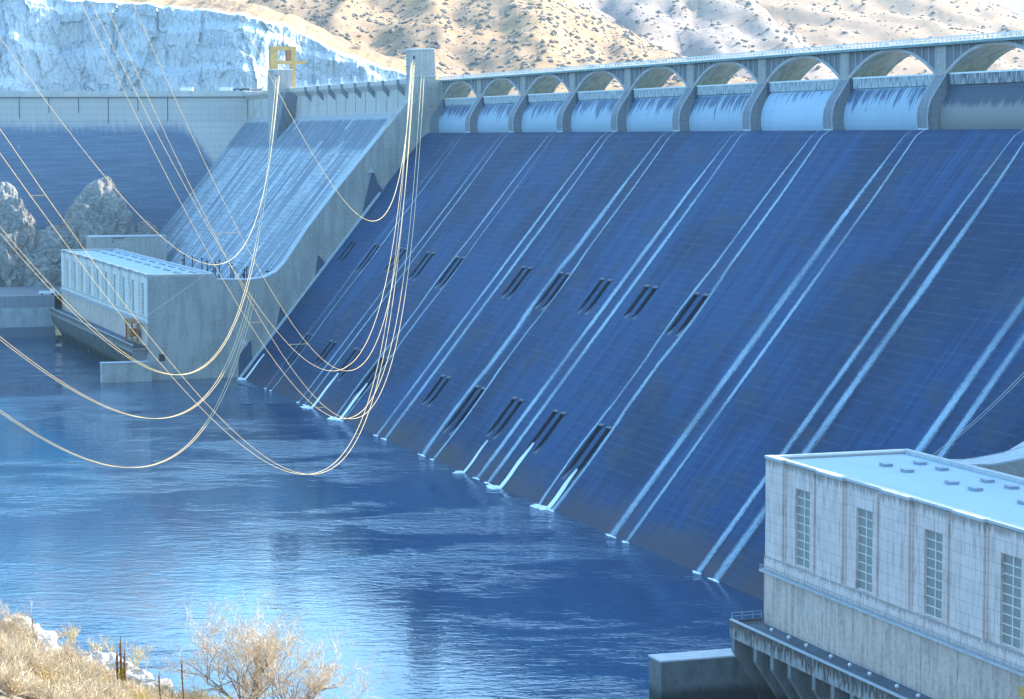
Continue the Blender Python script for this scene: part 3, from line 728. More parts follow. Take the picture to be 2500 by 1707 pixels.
# ------------------------------------------------------------------ powerhouses
def skyl(mb, x, y, z, s):
    mb.box(x-1.2, x+1.2, y-.8, y+.8, z, z+.55)
def powerhouse(name, label, X0, sg, nb, mw, near):
    t = thing(name, label, 'building', (X0, -90, 0))
    Xf = lambda a: X0+sg*a
    YF_, YBk, ZR, L = -102.3, -78.7, 36.3, 5.9+19.4*nb
    # recessed main wall with window openings
    rec = .55
    win = [(9.1+19.4*i, 13.9+19.4*i) for i in range(nb)]
    zw0, zw1 = 21.75, 33.0
    mb = MB(); e = [0]+[q for w in win for q in w]+[L]
    for i in range(0, len(e)-1, 2): mb.box(Xf(e[i])+(0), Xf(e[i+1]), YF_+rec, YF_+rec+.9, 21.0, ZR-.12)
    for a, b in win: mb.box(Xf(a), Xf(b), YF_+rec, YF_+rec+.9, zw1, ZR-.12)
    mb.build('wall', mw, t)
    # raised panels between bays
    mb = MB(); pan = [(0, 5.8)]+[(17.3+19.4*i, min(25.2+19.4*i, L)) for i in range(nb)]
    for a, b in pan:
        mb.box(Xf(a), Xf(b), YF_, YF_+rec+.01-.013, 21.7, ZR+.02)
    build_each(mb, 'wall_panel', mw, t)
    # stepped pilaster strips inside the bays
    mb = MB()
    for a, b in win:
        mb.box(Xf(a-3.2), Xf(a-2.9), YF_+.30, YF_+rec+.004, 21.7, ZR-.4); mb.box(Xf(b+1.6), Xf(b+1.9), YF_+.25, YF_+rec+.004, 21.7, ZR-.4)
        mb.box(Xf(b+2.6), Xf(b+3.39), YF_+.28, YF_+rec+.004, 21.7, ZR-.4)
    build_each(mb, 'pilaster', mw, t)
    for a, b in win:
        mb = MB(); mb.box(Xf(a)+.0, Xf(b), YF_+rec+.45, YF_+rec+.5, zw0, zw1); w = mb.build('window', M['glass'], t)
        mb = MB(); mb.box(Xf((a+b)/2-.10), Xf((a+b)/2+.10), YF_+rec+.33, YF_+rec+.447, zw0, zw1)
        for i in range(0, 10):
            z = zw0+(zw1-zw0)*i/9.0; mb.box(Xf(a), Xf(b), YF_+rec+.3, YF_+rec+.444, z-.06, z+.06)
        mb.build('window_frame', M['mullion'], w)
    # coping: sunlit edge
    mb = MB()
    for i in range(len(pan)):
        a, b = pan[i]; mb.box(Xf(a)-(.12*sg if i == 0 else 0), Xf(b), YF_-.14, YF_+1.35, ZR+.03, ZR+.42)
        if i+1 < len(pan): mb.box(Xf(b), Xf(pan[i+1][0]), YF_+rec-.14, YF_+1.35, ZR+.0, ZR+.38)
    mb.box(Xf(.1), Xf(L), YBk-.9, YBk, ZR-.4, ZR+.4); mb.build('coping', M['lip'], t)
    mb = MB(); mb.box(Xf(-.12), Xf(.9), YF_+1.35, YBk-.9, ZR-.5, ZR+.37); mb.box(Xf(L-.8), Xf(L), YF_+1.35, YBk-.9, ZR-.5, ZR+.37); build_each(mb, 'end_parapet', M['phf'], t)
    # roof and skylights
    mb = MB(); mb.box(Xf(.9), Xf(L-.8), YF_+1.35, YBk-.9, ZR-.6, ZR-.25); rf = mb.build('roof', M['roof'], t)
    k_ = 0
    for i in range(nb+1):
        for dx in (12.2, 18.7):
            if dx+19.4*i > L-3: continue
            for y in (-88.7, -83.1):
                mb = MB(); x = Xf(dx+19.4*i); mb.box(x-.95, x+.95, y-.6, y+.6, ZR-.25, ZR+.12)
                mb.box(x-1.08, x+1.08, y-.72, y+.72, ZR+.12, ZR+.19); mb.build('roof_vent', M['vent'], rf)
    # end and back walls
    mb = MB(); mb.box(Xf(0), Xf(.8), YF_+rec+.9, YBk, -3, ZR-.5); mb.build('end_wall', M['end'], t)
    mb = MB(); mb.box(Xf(L-.8), Xf(L), YF_+rec+.9, YBk, -3, ZR-.5); mb.box(Xf(.8), Xf(L-.8), YBk-.8, YBk, -3, ZR-.6); mb.build('back_wall', mw, t)
    # lower walls with ledges
    mb = MB(); mb.prism_x([(YF_-.1, 19.7), (YF_-.1, 21.1), (YF_+.0, 21.7), (YF_+1.4, 21.7), (YF_+1.4, 19.7)], Xf(-.1), Xf(L)); mb.build('sill_band', mw, t)
    mb = MB(); mb.box(Xf(-.15), Xf(L), YF_-.9, YF_+1.3, 19.35, 19.68); mb.build('ledge', M['lip'], t)
    mb = MB(); x = 0.
    while x < L: mb.box(Xf(x), Xf(x+.08), YF_-.85, YF_-.78, 19.68, 20.35); x += 1.9
    mb.box(Xf(0), Xf(L), YF_-.86, YF_-.78, 20.35, 20.43); mb.box(Xf(0), Xf(L), YF_-.86, YF_-.78, 20.0, 20.05); mb.build('ledge_railing', M['steel'], t)
    mb = MB(); mb.box(Xf(0.003), Xf(L), YF_-.15, YF_+1.3, 9.5, 19.34); mb.build('base_wall', M['phlow'], t)
    # draft tube deck
    mb = MB(); mb.box(Xf(-.3), Xf(L), -107.2, YF_-.16, 10.9, 11.45); mb.build('deck', M['deckroad'], t)
    mb = MB(); mb.box(Xf(-.5), Xf(L), -107.75, -107.2, 9.6, 12.15); mb.box(Xf(-.5), Xf(-.2), -107.2, YF_-.4, 9.6, 12.1); mb.build('deck_edge_beam', M['rust'], t)
    mb = MB(); mb.box(Xf(-.55), Xf(L), -107.8, -107.25, 12.15, 12.32); mb.build('kerb_top', M['lip'], t)
    mb = MB(); a = 0.; i = 0; pat = [7.8, 5.8, 5.8]
    while a < L:
        mb.prism_x([(-107.6, 9.62), (-107.6, 7.6), (-103.3, 1.0), (-102.6, -3), (-100.9, -3), (-100.9, 9.62)], Xf(a-.15), Xf(a+.95)); a += pat[i % 3]; i += 1
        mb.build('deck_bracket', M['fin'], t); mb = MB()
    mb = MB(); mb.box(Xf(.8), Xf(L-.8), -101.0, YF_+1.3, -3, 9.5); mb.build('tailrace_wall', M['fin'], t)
    mb = MB(); mb.box(Xf(-4.6), Xf(0), -119.0, YF_+0.3 if not near else -106.5, -3, 6.6); mb.box(Xf(-4.6), Xf(0.2), -106.5, -100.5, -3, 6.6) if near else None
    ww = mb.build('wing_wall', M['end'] if not near else M['wingdark'], t)
    mb = MB(); mb.box(Xf(-4.75), Xf(.1), -119.15, -103, 6.6, 6.85); mb.build('wall_coping', M['lip'], ww)
    # deck end railing
    mb = MB()
    for y in (-107.5, -105.8, -104.1, -102.6): mb.box(Xf(-.42), Xf(-.34), y-.04, y+.04, 12.15, 13.25)
    for z in (12.7, 13.2): mb.box(Xf(-.42), Xf(-.34), -107.5, -102.6, z, z+.07)
    mb.build('deck_railing', M['steel'], t)
    return t
near_ph = powerhouse('powerhouse', 'large pale concrete powerhouse in the near right corner, tall gridded windows and a flat roof', 505.0, 1, 8, M['ph'], True)
far_ph = powerhouse('powerhouse', 'far concrete powerhouse across the river with a blank end wall facing the spillway', -1.2, -1, 10, M['phf'], False)
# blank end wall of far powerhouse: deep cladding down to the river, window and notice on it
mb = MB(); mb.prism_x([(-102.25, 21), (-102.4, 9), (-103.2, 6.9), (-103.2, -3), (-78.0, -3), (-78.0, 35.9), (-102.25, 35.9)], -1.2, 0.0); mb.build('end_wall', M['end'], far_ph)
mb = MB(); mb.box(0, .15, -98.7, -96.7, 6.6, 9.0); mb.build('wall_opening', M['dark'], far_ph)
mb = MB(); mb.box(0.0, .12, -69.2, -67.6, 10.9, 13.0); sg_ = mb.build('wall_sign', M['white'], tw)
mb = MB(); mb.box(.12, .16, -69.0, -67.8, 11.1, 12.8); mb.build('sign_border', M['red'], sg_)
mb = MB(); mb.box(.16, .2, -68.75, -68.05, 11.35, 12.55); mb.build('sign_face', M['white'], sg_)

# deck globe lights
lampx = []; a = 512.4; i = 0
while a < 600: lampx.append(a); a += [5.8, 5.8, 7.8][i % 3]; i += 1
def globe(x, lab):
    t = thing('deck_light', lab, 'lamp', (x, -104.6, 11.45), 'round white lights along the near powerhouse deck')
    mb = MB(); mb.tube([(x, -104.6, 11.45), (x, -104.6, 11.75)], .12, 8); mb.build('light_base', M['steel'], t)
    mb = MB(); n = 10
    for j in range(5):
        th = -PI/2+.3+ (PI-.3)*j/4
        for q in range(n): mb.v.append((x+.3*math.cos(th)*math.cos(2*PI*q/n), -104.6+.3*math.cos(th)*math.sin(2*PI*q/n), 12.0+.3*math.sin(th)))
        if j:
            for q in range(n): mb.f.append(((j-1)*n+q, (j-1)*n+(q+1) % n, j*n+(q+1) % n, j*n+q))
    mb.build('globe', M['white'], t, smooth=True); return t
g0 = globe(lampx[0], 'small round white light on the near powerhouse deck, the one nearest the river end')
for i, x in enumerate(lampx[1:9]): dup(g0, (x-lampx[0], 0, 0), 'small round white light on the near powerhouse deck, %s from its river end' % ORD[i+1])

# cranes standing against powerhouse walls
def deck_crane(name, lab, x, y, z, w, h, s, mat, cat='crane'):
    t = thing(name, lab, cat, (x, y, z))
    for a in (-w/2, w/2):
        mb = MB()
        for b in (-1.0, 1.0): mb.box(x+a-.28, x+a+.28, y+b-.28, y+b+.28, z, z+h)
        for zz_ in (z+h*.25, z+h*.5, z+h*.75): mb.box(x+a-.2, x+a+.2, y-1.0, y+1.0, zz_, zz_+.25)
        mb.build('leg', mat, t)
    mb = MB(); mb.box(x-w/2-1.2, x+w/2+1.2, y-1.5, y+1.5, z+h, z+h+1.1); mb.build('top_beam', mat, t)
    mb = MB(); mb.box(x-w*.2, x+w*.35, y-1.3, y+1.0, z+h*.38, z+h*.72); mb.build('machine_house', mat, t)
    mb = MB(); mb.box(x-w/2-.6, x+w/2+.6, y-1.4, y+1.4, z, z+.5); mb.build('bogie', M['dark'], t)
    return t
deck_crane('gantry_crane', 'rusty orange gantry crane against the river front of the far powerhouse', -17.5, -104.9, 11.45, 11, 7.4, 1, M['orange'])
deck_crane('gantry_crane', 'yellow crane leg just inside the bottom right corner, on the near powerhouse deck', 589.6, -104.6, 11.45, 9, 6.6, 1, M['yellow'])

# yellow gantry crane on the crest behind the far tower
t = thing('gantry_crane', 'tall yellow gantry crane on the dam crest behind the far tower', 'crane', (-238, 5, 104.2))
mb = MB(); mb.box(-241, -237, -2.0, 1.2, 104.2, 123.8); mb.build('leg', M['yellow'], t)
mb = MB(); mb.box(-241, -237, 7.4, 9.2, 104.2, 123.8); mb.build('leg', M['yellow'], t)
mb = MB(); mb.box(-241.2, -236.8, -2.1, 9.6, 122.6, 124.4); mb.build('top_beam', M['yellow'], t)
mb = MB(); mb.box(-241.2, -236.7, 1.2, 14.2, 116.6, 118.0); mb.build('cantilever_beam', M['yellow'], t)
mb = MB(); mb.box(-240.6, -236.9, 5.4, 7.4, 118.0, 122.6); mb.build('machine_house', M['orange'], t)
mb = MB()
for z in (106, 109.5, 113): mb.bar((-236.9, 8.3, z), (-236.9, 6.6, z+3.3), .16)
mb.box(-237, -236.6, 6.4, 6.8, 104.2, 116.6); mb.build('ladder', M['yellow'], t)

# far left forebay dam wall (perpendicular to the view)
J = Vector((-312.5, 4.0, 0)); dirF = Vector((-.3237, -.9461, 0)); inw = Vector((-.9461, .3237, 0))
fb = thing('forebay_wall', 'long pale topped concrete wall with a dark lower half, across the far left', 'wall', tuple(J))
def fbox(a0, a1, b0, b1, z0, z1, mb):
    vs = []
    for z in (z0, z1):
        for a, b in ((a0, b0), (a1, b0), (a1, b1), (a0, b1)): p = J+dirF*a+inw*b; vs.append((p.x, p.y, z))
    mb.add(vs, [(0, 1, 2, 3)[::-1], (4, 5, 6, 7), (0, 1, 5, 4), (1, 2, 6, 5), (2, 3, 7, 6), (3, 0, 4, 7)])
mb = MB(); fbox(0, 330, 0, 9, 91, 103.2, mb)
for a in range(1): pass
v = []
for a in (0, 330):
    for b, z in ((0, 91.0), (-5.5, 74), (-18, 5), (9, 5), (9, 91.0)): p = J+dirF*a+inw*b; v.append((p.x, p.y, z))
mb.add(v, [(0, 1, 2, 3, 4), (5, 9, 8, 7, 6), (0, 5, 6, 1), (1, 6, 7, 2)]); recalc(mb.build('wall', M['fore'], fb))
mb = MB(); fbox(-1.5, 330, -1.3, 9, 103.2, 105.9, mb); recalc(mb.build('parapet', M['concx'], fb))
mb = MB(); fbox(-1.5, 330, -.8, 0, 102.7, 103.2, mb)
recalc(mb.build('soffit', M['pier'], fb))
mb = MB()
for i in range(0, 18):
    a = 38+14.2*i; z0 = 103.2-random.Random(i).uniform(6, 13); fbox(a, a+.35, -.12, .02, z0, 102.7, mb)
build_each(mb, 'wall_joint', M['dark'], fb)
# containers and cars on top of the forebay wall
def on_fb(a, b, z): p = J+dirF*a+inw*b; return Vector((p.x, p.y, z))
RZ = math.atan2(dirF.y, dirF.x)
def container(a, L, lab, h=1.5, mat=None):
    c = on_fb(a, 3.0, 105.9); t = thing('shipping_container', lab, 'container', tuple(c), 'white boxes on the far wall')
    mb = MB(); mb.obox(c+Vector((0, 0, h/2)), L/2, 1.1, h/2, RZ); b = mb.build('body', mat or M['white'], t)
    mb = MB(); n = int(L/.6)
    for i in range(n): mb.obox(c+Vector((0, 0, h/2))+dirF*(-L/2+(i+.5)*L/n)-inw*1.12, .08, .05, h/2-.1, RZ)
    mb.build('rib', M['white'], b)
container(29.4, 6.2, 'long white container on top of the far left wall, the left one', 1.7)
container(10.6, 6.0, 'long white container on top of the far left wall, near the vehicles', 1.7)
def car(a, lab, mat, L=4.6, kind='parked_car', cat='car', b=3.0):
    c = on_fb(a, b, 105.9); t = thing(kind, lab, cat, tuple(c), 'vehicles on the far wall')
    mb = MB(); mb.obox(c+Vector((0, 0, .75)), L/2, .9, .35, RZ); mb.build('body', mat, t)
    mb = MB(); vs = []
    for z, l in ((1.1, L*.32), (1.65, L*.22)):
        for sx, sy in ((-1, -1), (1, -1), (1, 1), (-1, 1)): p = c+dirF*(sx*l+.1)+inw*(sy*.8)+Vector((0, 0, z)); vs.append(tuple(p))
    mb.add(vs, [(0, 3, 2, 1), (4, 5, 6, 7), (0, 1, 5, 4), (1, 2, 6, 5), (2, 3, 7, 6), (3, 0, 4, 7)]); recalc(mb.build('cabin', M['glass'], t))
    for sx in (-1, 1):
        for sy in (-1, 1):
            p = c+dirF*(sx*L*.32)+inw*(sy*.86)+Vector((0, 0, .36)); mb = MB(); mb.tube([p-inw*.1, p+inw*.1], .36, 10); mb.build('wheel', M['tyre'], t)
    return t
car(4.9, 'blue car parked on top of the far wall beside the white container', M['bluecar'])
car(1.2, 'dark pickup truck parked on the far wall by the corner', M['dark'], 4.8, 'pickup_truck', 'truck', 1.5)
car(-3.4, 'white van parked at the far corner of the dam crest', M['white'], 5.6, 'parked_van', 'van')
t = thing('road_barrier', 'red and white striped road barrier on the crest left of the far tower', 'barrier', (-290, 1.6, 105.2))
mb = MB(); mb.box(-291, -270, 1.5, 1.9, 105.2, 106.4); mb.build('rail', M['white'], t)
mb = MB()
for i in range(7): mb.box(-290.6+i*3, -289.2+i*3, 1.4, 1.5, 105.3, 106.3)
mb.build('stripe', M['red'], t)

# far left bank deck
mb = MB(); mb.add([(-197.6, -1500, 17.3), (-197.6, -106, 17.3), (-320, -20, 17.3), (-700, -20, 17.3), (-700, -1500, 17.3)], [(0, 1, 2, 3, 4)[::-1]])
recalc(tag(mb.build('road', M['deckroad']), None, None, None, 'structure'))
bw = thing('retaining_wall', 'concrete quay wall beyond the water at the left edge, above a dark wet foot', 'wall', (-198, -130, 0))
g = G('quay_concrete'); n = g.noise(g.sc(.3, .3, .15), 1.0, 4.0, .6)
c = g.mix(g.step(n, .35, .7), (.36, .38, .38), (.24, .27, .30)); c = g.mix(g.step(g.add(g.z, g.mul(n, 1.0)), 5.2, 4.6), c, (.13, .15, .19))
M['quay'] = g.bsdf(c, .85, .2)
mb = MB(); mb.box(-200, -197, -1500, -106, -3, 12.5); mb.build('wall', M['quay'], bw)
mb = MB(); mb.box(-200, -197.3, -1500, -106, 12.5, 17.6); mb.build('upper_band', M['pier'], bw)
mb = MB(); mb.box(-276.6, -276, -1500, -94, 17.3, 18.7); tag(mb.build('parapet_wall', M['concx']), 'low pale wall along the far edge of the road at left', 'wall')
t = thing('parked_truck', 'small white truck parked on the far quay beside the powerhouse', 'truck', (-203, -108.5, 17.3))
mb = MB(); mb.box(-204, -202, -111.5, -106.8, 17.9, 19.0); mb.build('bed', M['white'], t)
mb = MB(); mb.box(-204, -202, -106.7, -105.2, 17.9, 19.9); mb.build('cab', M['white'], t)
for y in (-110.5, -106.0):
    for x in (-204, -202): mb = MB(); mb.tube([(x-.12, y, 17.75), (x+.12, y, 17.75)], .45, 10); mb.build('wheel', M['tyre'], t)
t = thing('light_pole', 'tall thin pale pole on the far road in front of the rocks', 'street lamp', (-274, -103.2, 17.3))
mb = MB(); mb.tube([(-274, -103.2, 17.3), (-274, -103.2, 33.2)], [.28, .16], 8); mb.build('pole', M['white'], t)
mb = MB(); mb.box(-274.3, -273.7, -104.6, -101.8, 33.2, 33.5); mb.build('lamp_head', M['steel'], t)
t = thing('service_building', 'small flat concrete block behind the far end of the far powerhouse roof', 'building', (-250, -66, 17.3))
mb = MB(); mb.box(-258, -244, -82.7, -49.0, 12, 39.6); mb.build('wall', M['conc'], t)
mb = MB(); mb.box(-258.2, -243.8, -82.9, -48.8, 39.6, 40.1); mb.build('roof', M['lip'], t)
mb = MB()
for i in range(6): mb.box(-243.9, -243.7, -73+i*.9, -72.4+i*.9, 39.0, 39.5)
mb.box(-244.1, -243.85, -73.4, -72.8, 37.4, 38.2); mb.build('vent', M['dark'], t)
t = thing('transformer_deck', 'dark service deck between the far powerhouse and the pale slope', 'platform', (-110, -60, 30))
mb = MB(); mb.box(-226, -6.1, -78.6, -42, 26.5, 27.5); mb.build('deck', M['deckroad'], t)
mb = MB()
for i in range(60): mb.box(-222+i*3.5, -221.9+i*3.5, -77.6, -77.5, 27.5, 35.2) if i % 6 == 0 else None
mb.box(-222, -190, -77.6, -77.5, 33.0, 33.3); mb.box(-222, -190, -77.6, -77.5, 35.0, 35.3); mb.build('railing', M['dark'], t)
def post(x, y, z0, z1, lab):
    t = thing('insulator_post', lab, 'post', (x, y, z0), 'dark posts along the foot of the pale slope')
    mb = MB(); mb.tube([(x, y, z0), (x, y, z1)], .22, 6); mb.build('pole', M['dark'], t)
    mb = MB(); mb.box(x-.3, x+.3, y-.9, y+.9, z1-.9, z1-.6); mb.build('cross_arm', M['dark'], t)
    return t
p0 = post(-14, -55, 27.5, 35.0, 'dark post behind the far powerhouse, the nearest of the row')
for i in range(1, 16):
    dup(p0, (-10.5*i-3*math.sin(i*2.1), 5*math.sin(i*1.3), .9*math.sin(i*3.7)), 'dark post behind the far powerhouse, %s in the row' % ORD[i])

HZ = 332.0; FPX = 5916.2
# ------------------------------------------------------------------ power lines
def curve(A, B, s, n): return [A+(B-A)*(i/n)-Vector((0, 0, 4*s*(i/n)*(1-i/n))) for i in range(n+1)]
lines = [('P1', (.9, -3.0, 105.4), (996.8, -323.6, 201.4), 109.07, 2, 1.0, 'twin power line hanging lowest over the foot of the spillway, from the near tower', [(634, 803), (788, 996), (930, 860)]),
         ('P2', (.9, -6.5, 110.3), (861.8, -281.3, 141.1), 79.14, 2, 2.0, 'twin power line with its lowest point halfway down the spillway, from the near tower', [(553, 577), (729, 844)]),
         ('P3', (.9, -6.9, 110.0), (1087.4, -353.0, 239.1), 131.4, 2, .62, 'twin power line that sags lowest of all over the open river', [(80, 440), (545, 1030), (868, 1050)]),
         ('P4', (-221.0, -3.0, 110.9), (700.5, -245.6, 89.8), 62.21, 2, .4, 'twin power line from the far tower sagging in front of the blank powerhouse end wall', [(205, 788)]),
         ('P5', (-20.0, -60.4, 32.1), (750.7, -263.8, 98.8), 34.99, 2, .35, 'twin power line over the left water, the upper of the two rising behind the powerhouse', []),
         ('P6', (-19.0, -59.4, 32.1), (750.4, -272.5, 107.9), 48.76, 2, .35, 'twin power line over the left water, the lower of the two rising behind the powerhouse', []),
         ('S1', (-221.0, -2.0, 110.9), (754.6, -252.1, 99.0), 45.33, 1, 0, 'single power line from the far tower sagging in front of the pale slope', []),
         ('S2', (.9, -6.7, 111.0), (863.9, -273.1, 111.0), 39.74, 1, 0, 'single power line from the near tower looping in front of the training wall', [])]
for nm, A, B, s_, nw, sep, lab, sp in lines:
    A = Vector(A); B = Vector(B); h = (B-A); h.z = 0; h.normalize(); side = Vector((-h.y, h.x, 0))
    N = 120
    base = curve(A, B, s_, N)
    # stop short of the camera's bank
    base = [p for p in base if (p-CAM).dot(FH) > 60 or False] if nm not in () else base
    t = thing('power_line', lab, 'power line', tuple(A), 'power lines strung from the dam towers')
    R_ = .105
    for w in range(nw):
        o = 0 if nw == 1 else (w-.5)*2
        pts = [p+side*(o*.5*(1.0+(sep-1.0)*min(1, i/(N*.55)))) for i, p in enumerate(base)]
        rad = [max(.012, min(.11, 1.0e-4*(p-CAM).length)) for p in pts]
        mb = MB(); mb.tube(pts, rad, 5); mb.build('wire', M['wire'], t, smooth=True)
    for f_ in sp:
        def px_(p): q = p-CAM; z = q.dot(fw); return math.hypot(1250+FPX*q.dot(rt)/z-f_[0], 853.5-FPX*q.dot(up)/z-f_[1])
        i = min(range(len(base)), key=lambda j: px_(base[j]))
        if nw == 2 and i < len(base): mb = MB(); hw_ = .5*(1.0+(sep-1.0)*min(1, i/(N*.55))); q_ = .00013*(base[i]-CAM).length; mb.tube([base[i]-side*(hw_+q_*1.5)+Vector((0, 0, -q_)), base[i]+side*(hw_+q_*1.5)+Vector((0, 0, q_))], q_*.9, 5); mb.build('spacer', M['wire'], t)
# stay wires from far tower and thin lines at the right
def at(px, py, ax, val):           # photo pixel -> world point on an axis plane
    d = fw + rt*((px-1250)/5916.2) - up*((py-853.5)/5916.2); t_ = (val-CAM[ax])/d[ax]; return CAM+d*t_
def thin(lab, A, B, s_, nw=2, sep=1.2, mat='wiredim', r_=.06):
    A = Vector(A); B = Vector(B); t = thing('power_line', lab, 'power line', tuple(A), 'power lines strung from the dam towers')
    h = B-A; side = Vector((-h.y, h.x, 0)); side = side.normalized() if side.length > 1e-6 else Vector((1, 0, 0))
    for w in range(nw):
        o = (w-.5*(nw-1))*sep
        mb = MB(); mb.tube([p+side*o for p in curve(A, B, s_, 24)], r_, 5); mb.build('wire', M[mat], t, smooth=True)
thin('short taut pair of wires from the far tower to the pale slope edge', (-231, -5.2, 104.5), (-303, 2.0, 91.5), .3, 2, 1.0, 'wire', .10)
thin('faint thin wires dropping from the near tower down across the spillway', (.9, -1.5, 100.5), (60, -118, 2+22), 3, 2, .9, 'wiredim', .05)
thin('thin wires slanting before the spillway above the near powerhouse', at(2270, 1118, 0, 509), at(2560, 850, 0, 560), .8, 2, .5, 'wiredim', .05)
thin('thin pair of wires above the back edge of the near powerhouse roof', at(2330, 1124, 0, 509), at(2530, 1080, 0, 520), .4, 2, .4, 'wiredim', .05)

# ------------------------------------------------------------------ terrain
def fbm(p, o=4, s=1.0): return mn.fractal(Vector(p)*s, 1.0, 2.0, o, noise_basis='PERLIN_ORIGINAL')
HZ = 332.0; FPX = 5916.2
def zat(py, d): return CAM.z + (HZ-py)/FPX*d
def interp(x, pts):
    if x <= pts[0][0]: return pts[0][1]
    for (a, b), (c, d) in zip(pts, pts[1:]):
        if x <= c: return b+(d-b)*(x-a)/(c-a)
    return pts[-1][1]
def grid(name, rowsf, us, nrow, mat, label_kind='structure'):
    mb = MB(); nu = len(us)
    for i in range(nrow+1):
        for u in us: mb.v.append(tuple(rowsf(i, u)))
    for i in range(nrow):
        for j in range(nu-1): mb.f.append((i*nu+j, i*nu+j+1, (i+1)*nu+j+1, (i+1)*nu+j))
    o = mb.build(name, mat, None, smooth=True); tag(o, None, None, None, label_kind); return o
# quarried cliff
ctop = [(-700, -260), (-300, -150), (0, -70), (120, -25), (160, 0), (323, 8), (450, 22), (600, 42), (690, 62), (750, 90), (820, 128), (893, 152), (1000, 182), (1060, 205), (1120, 230)]
CD = 1285.0
def cliff_base_d(u): return CD + 14*fbm((u*.016, 3.1, 0), 3) + 22*max(0, (u+140)/90)
us = [-420+1.5*i for i in range(0, 60)]+[-330+.7*i for i in range(0, 436)]
NC, NT = 130, 20
def ledge(u, t):                     # terraced quarry benches, noisy in height
    b = t*4.2 + .5*fbm((u*.02, 9, 0), 3)
    fr = b-math.floor(b)
    return (math.floor(b)+max(0, (fr-.82)/.18))/4.2
def crow(i, u):
    px = 1250+u/CD*FPX
    zt = zat(interp(px, ctop), CD) + 2.2*fbm((u*.06, 1, 0), 4)
    t = min(1, i/NC)
    z = 60+(zt-60)*t
    d = cliff_base_d(u) + 15*ledge(u, t)
    if i <= NC:
        big = 7*fbm((u*.03, 0, z*.022), 4)
        big *= .6
        for sx, sz, am in ((.075, .035, 3.6), (.16, .06, 2.2), (.42, .12, 1.1), (.95, .35, .45)):   # angular joint blocks
            pt = mn.voronoi(Vector((u*sx+.3*fbm((u*sx, 4, z*sz), 2), am, z*sz)))[1][0]
            h_ = math.sin(pt.x*127.1+pt.y*311.7+pt.z*74.7)*43758.5453; d += am*((h_-math.floor(h_))-.5)
        d += big
        z += .4*fbm((u*.25, 5, z*.3), 2)
    else:
        k = (i-NC)/NT; d += 60*k+7*fbm((u*.03, 0, zt*.022), 4)*(1-k); z = zt+9*k**.8+2.0*fbm((u*.05, k*5, 2), 4)*min(1, k*4)
    return W(u, d, z)
clf = grid('cliff', crow, us, NC+NT, M['cliff'])
clf.data.polygons.foreach_set('use_smooth', [False]*len(clf.data.polygons))
clf.data.materials.append(M['hill']); nu_ = len(us)-1
clf.data.polygons.foreach_set('material_index', [1 if i//nu_ > NC+1 else 0 for i in range(len(clf.data.polygons))])

bush_pts = []
def hill(name, mat, sil, d0, d1, u0, u1, du, nrow, amp, zfoot, seed, gul=1.0, back=250, up_pow=.8, bush=0):
    us = []; u = u0
    while u <= u1: us.append(u); u += du
    H = {}
    def f(i, u):
        k = i/nrow
        if k <= .86:
            t = k/.86; d = d0+(d1-d0)*t
            px = 1250+u/d1*FPX; zs_ = zat(interp(px, sil), d1)
            z = zfoot+(zs_-zfoot)*t**up_pow
            e = math.sin(min(1, t*1.0)*PI)**.5 if t < 1 else 0
            gx = fbm((u*.011+.004*d, seed, d*.004), 5); gl = abs(fbm((u*.018+seed, d*.003, 1), 4))
            z += e*amp*(gx*.45 - gul*gl*.6) + 1.8*fbm((u*.05, d*.05, seed), 5)
        else:
            t = (k-.86)/.14; d = d1+back*t; px = 1250+u/d1*FPX; zs_ = zat(interp(px, sil), d1); z = zs_+(-50*t) + 1.6*fbm((u*.06, d*.06, seed), 3)
        return W(u, d, z)
    o = grid(name, f, us, nrow, mat)
    if bush:
        r_ = random.Random(seed); n = nrow*.86
        for _ in range(bush):
            u = r_.uniform(u0, u1); i = r_.uniform(0, n)
            bush_pts.append((f(i, u), (.35+r_.random()**4*1.5)*(1+d1*.0002)))
    return o
T = -330
hill('hillside', M['hill'], [(-1500, T), (350, T), (650, -70), (1300, -50), (1388, 0), (1440, 30), (1500, 58), (1570, 100), (1635, 134), (1720, 165), (1800, 200), (2500, 300)], 1345, 1750, -520, 260, 4.5, 110, 22, 96, 7, 1.0, bush=15000)
hill('hillside', M['hill2'], [(-1500, -60), (1250, -60), (1400, -20), (1450, 20), (1487, 42), (1547, 75), (1622, 129), (1700, 165), (1790, 195), (2600, 300)], 1500, 2100, -300, 420, 6, 100, 26, 90, 3, 1.0, bush=9000)
hill('hillside', M['hill3'], [(-1500, -60), (1500, -100), (1780, -50), (1830, 5), (1860, 40), (1898, 66), (1995, 114), (2080, 150), (2200, 190), (2600, 300)], 1700, 2450, -50, 620, 7, 95, 32, 90, 17, 1.0, bush=7000)
hill('hillside', M['hill4'], [(-1500, -60), (2000, -80), (2240, -60), (2330, 0), (2380, 45), (2430, 62), (2500, 88), (2600, 110), (3200, 200)], 1900, 2900, 100, 1150, 8, 90, 26, 100, 23, .6, bush=9000)
hill('hillside', M['hill3'], [(-1500, -60), (2000, -80), (2350, -60), (2500, -40), (3300, -100), (4200, -50)], 2900, 3700, -1400, 2200, 22, 90, 45, 60, 31, 1.0)
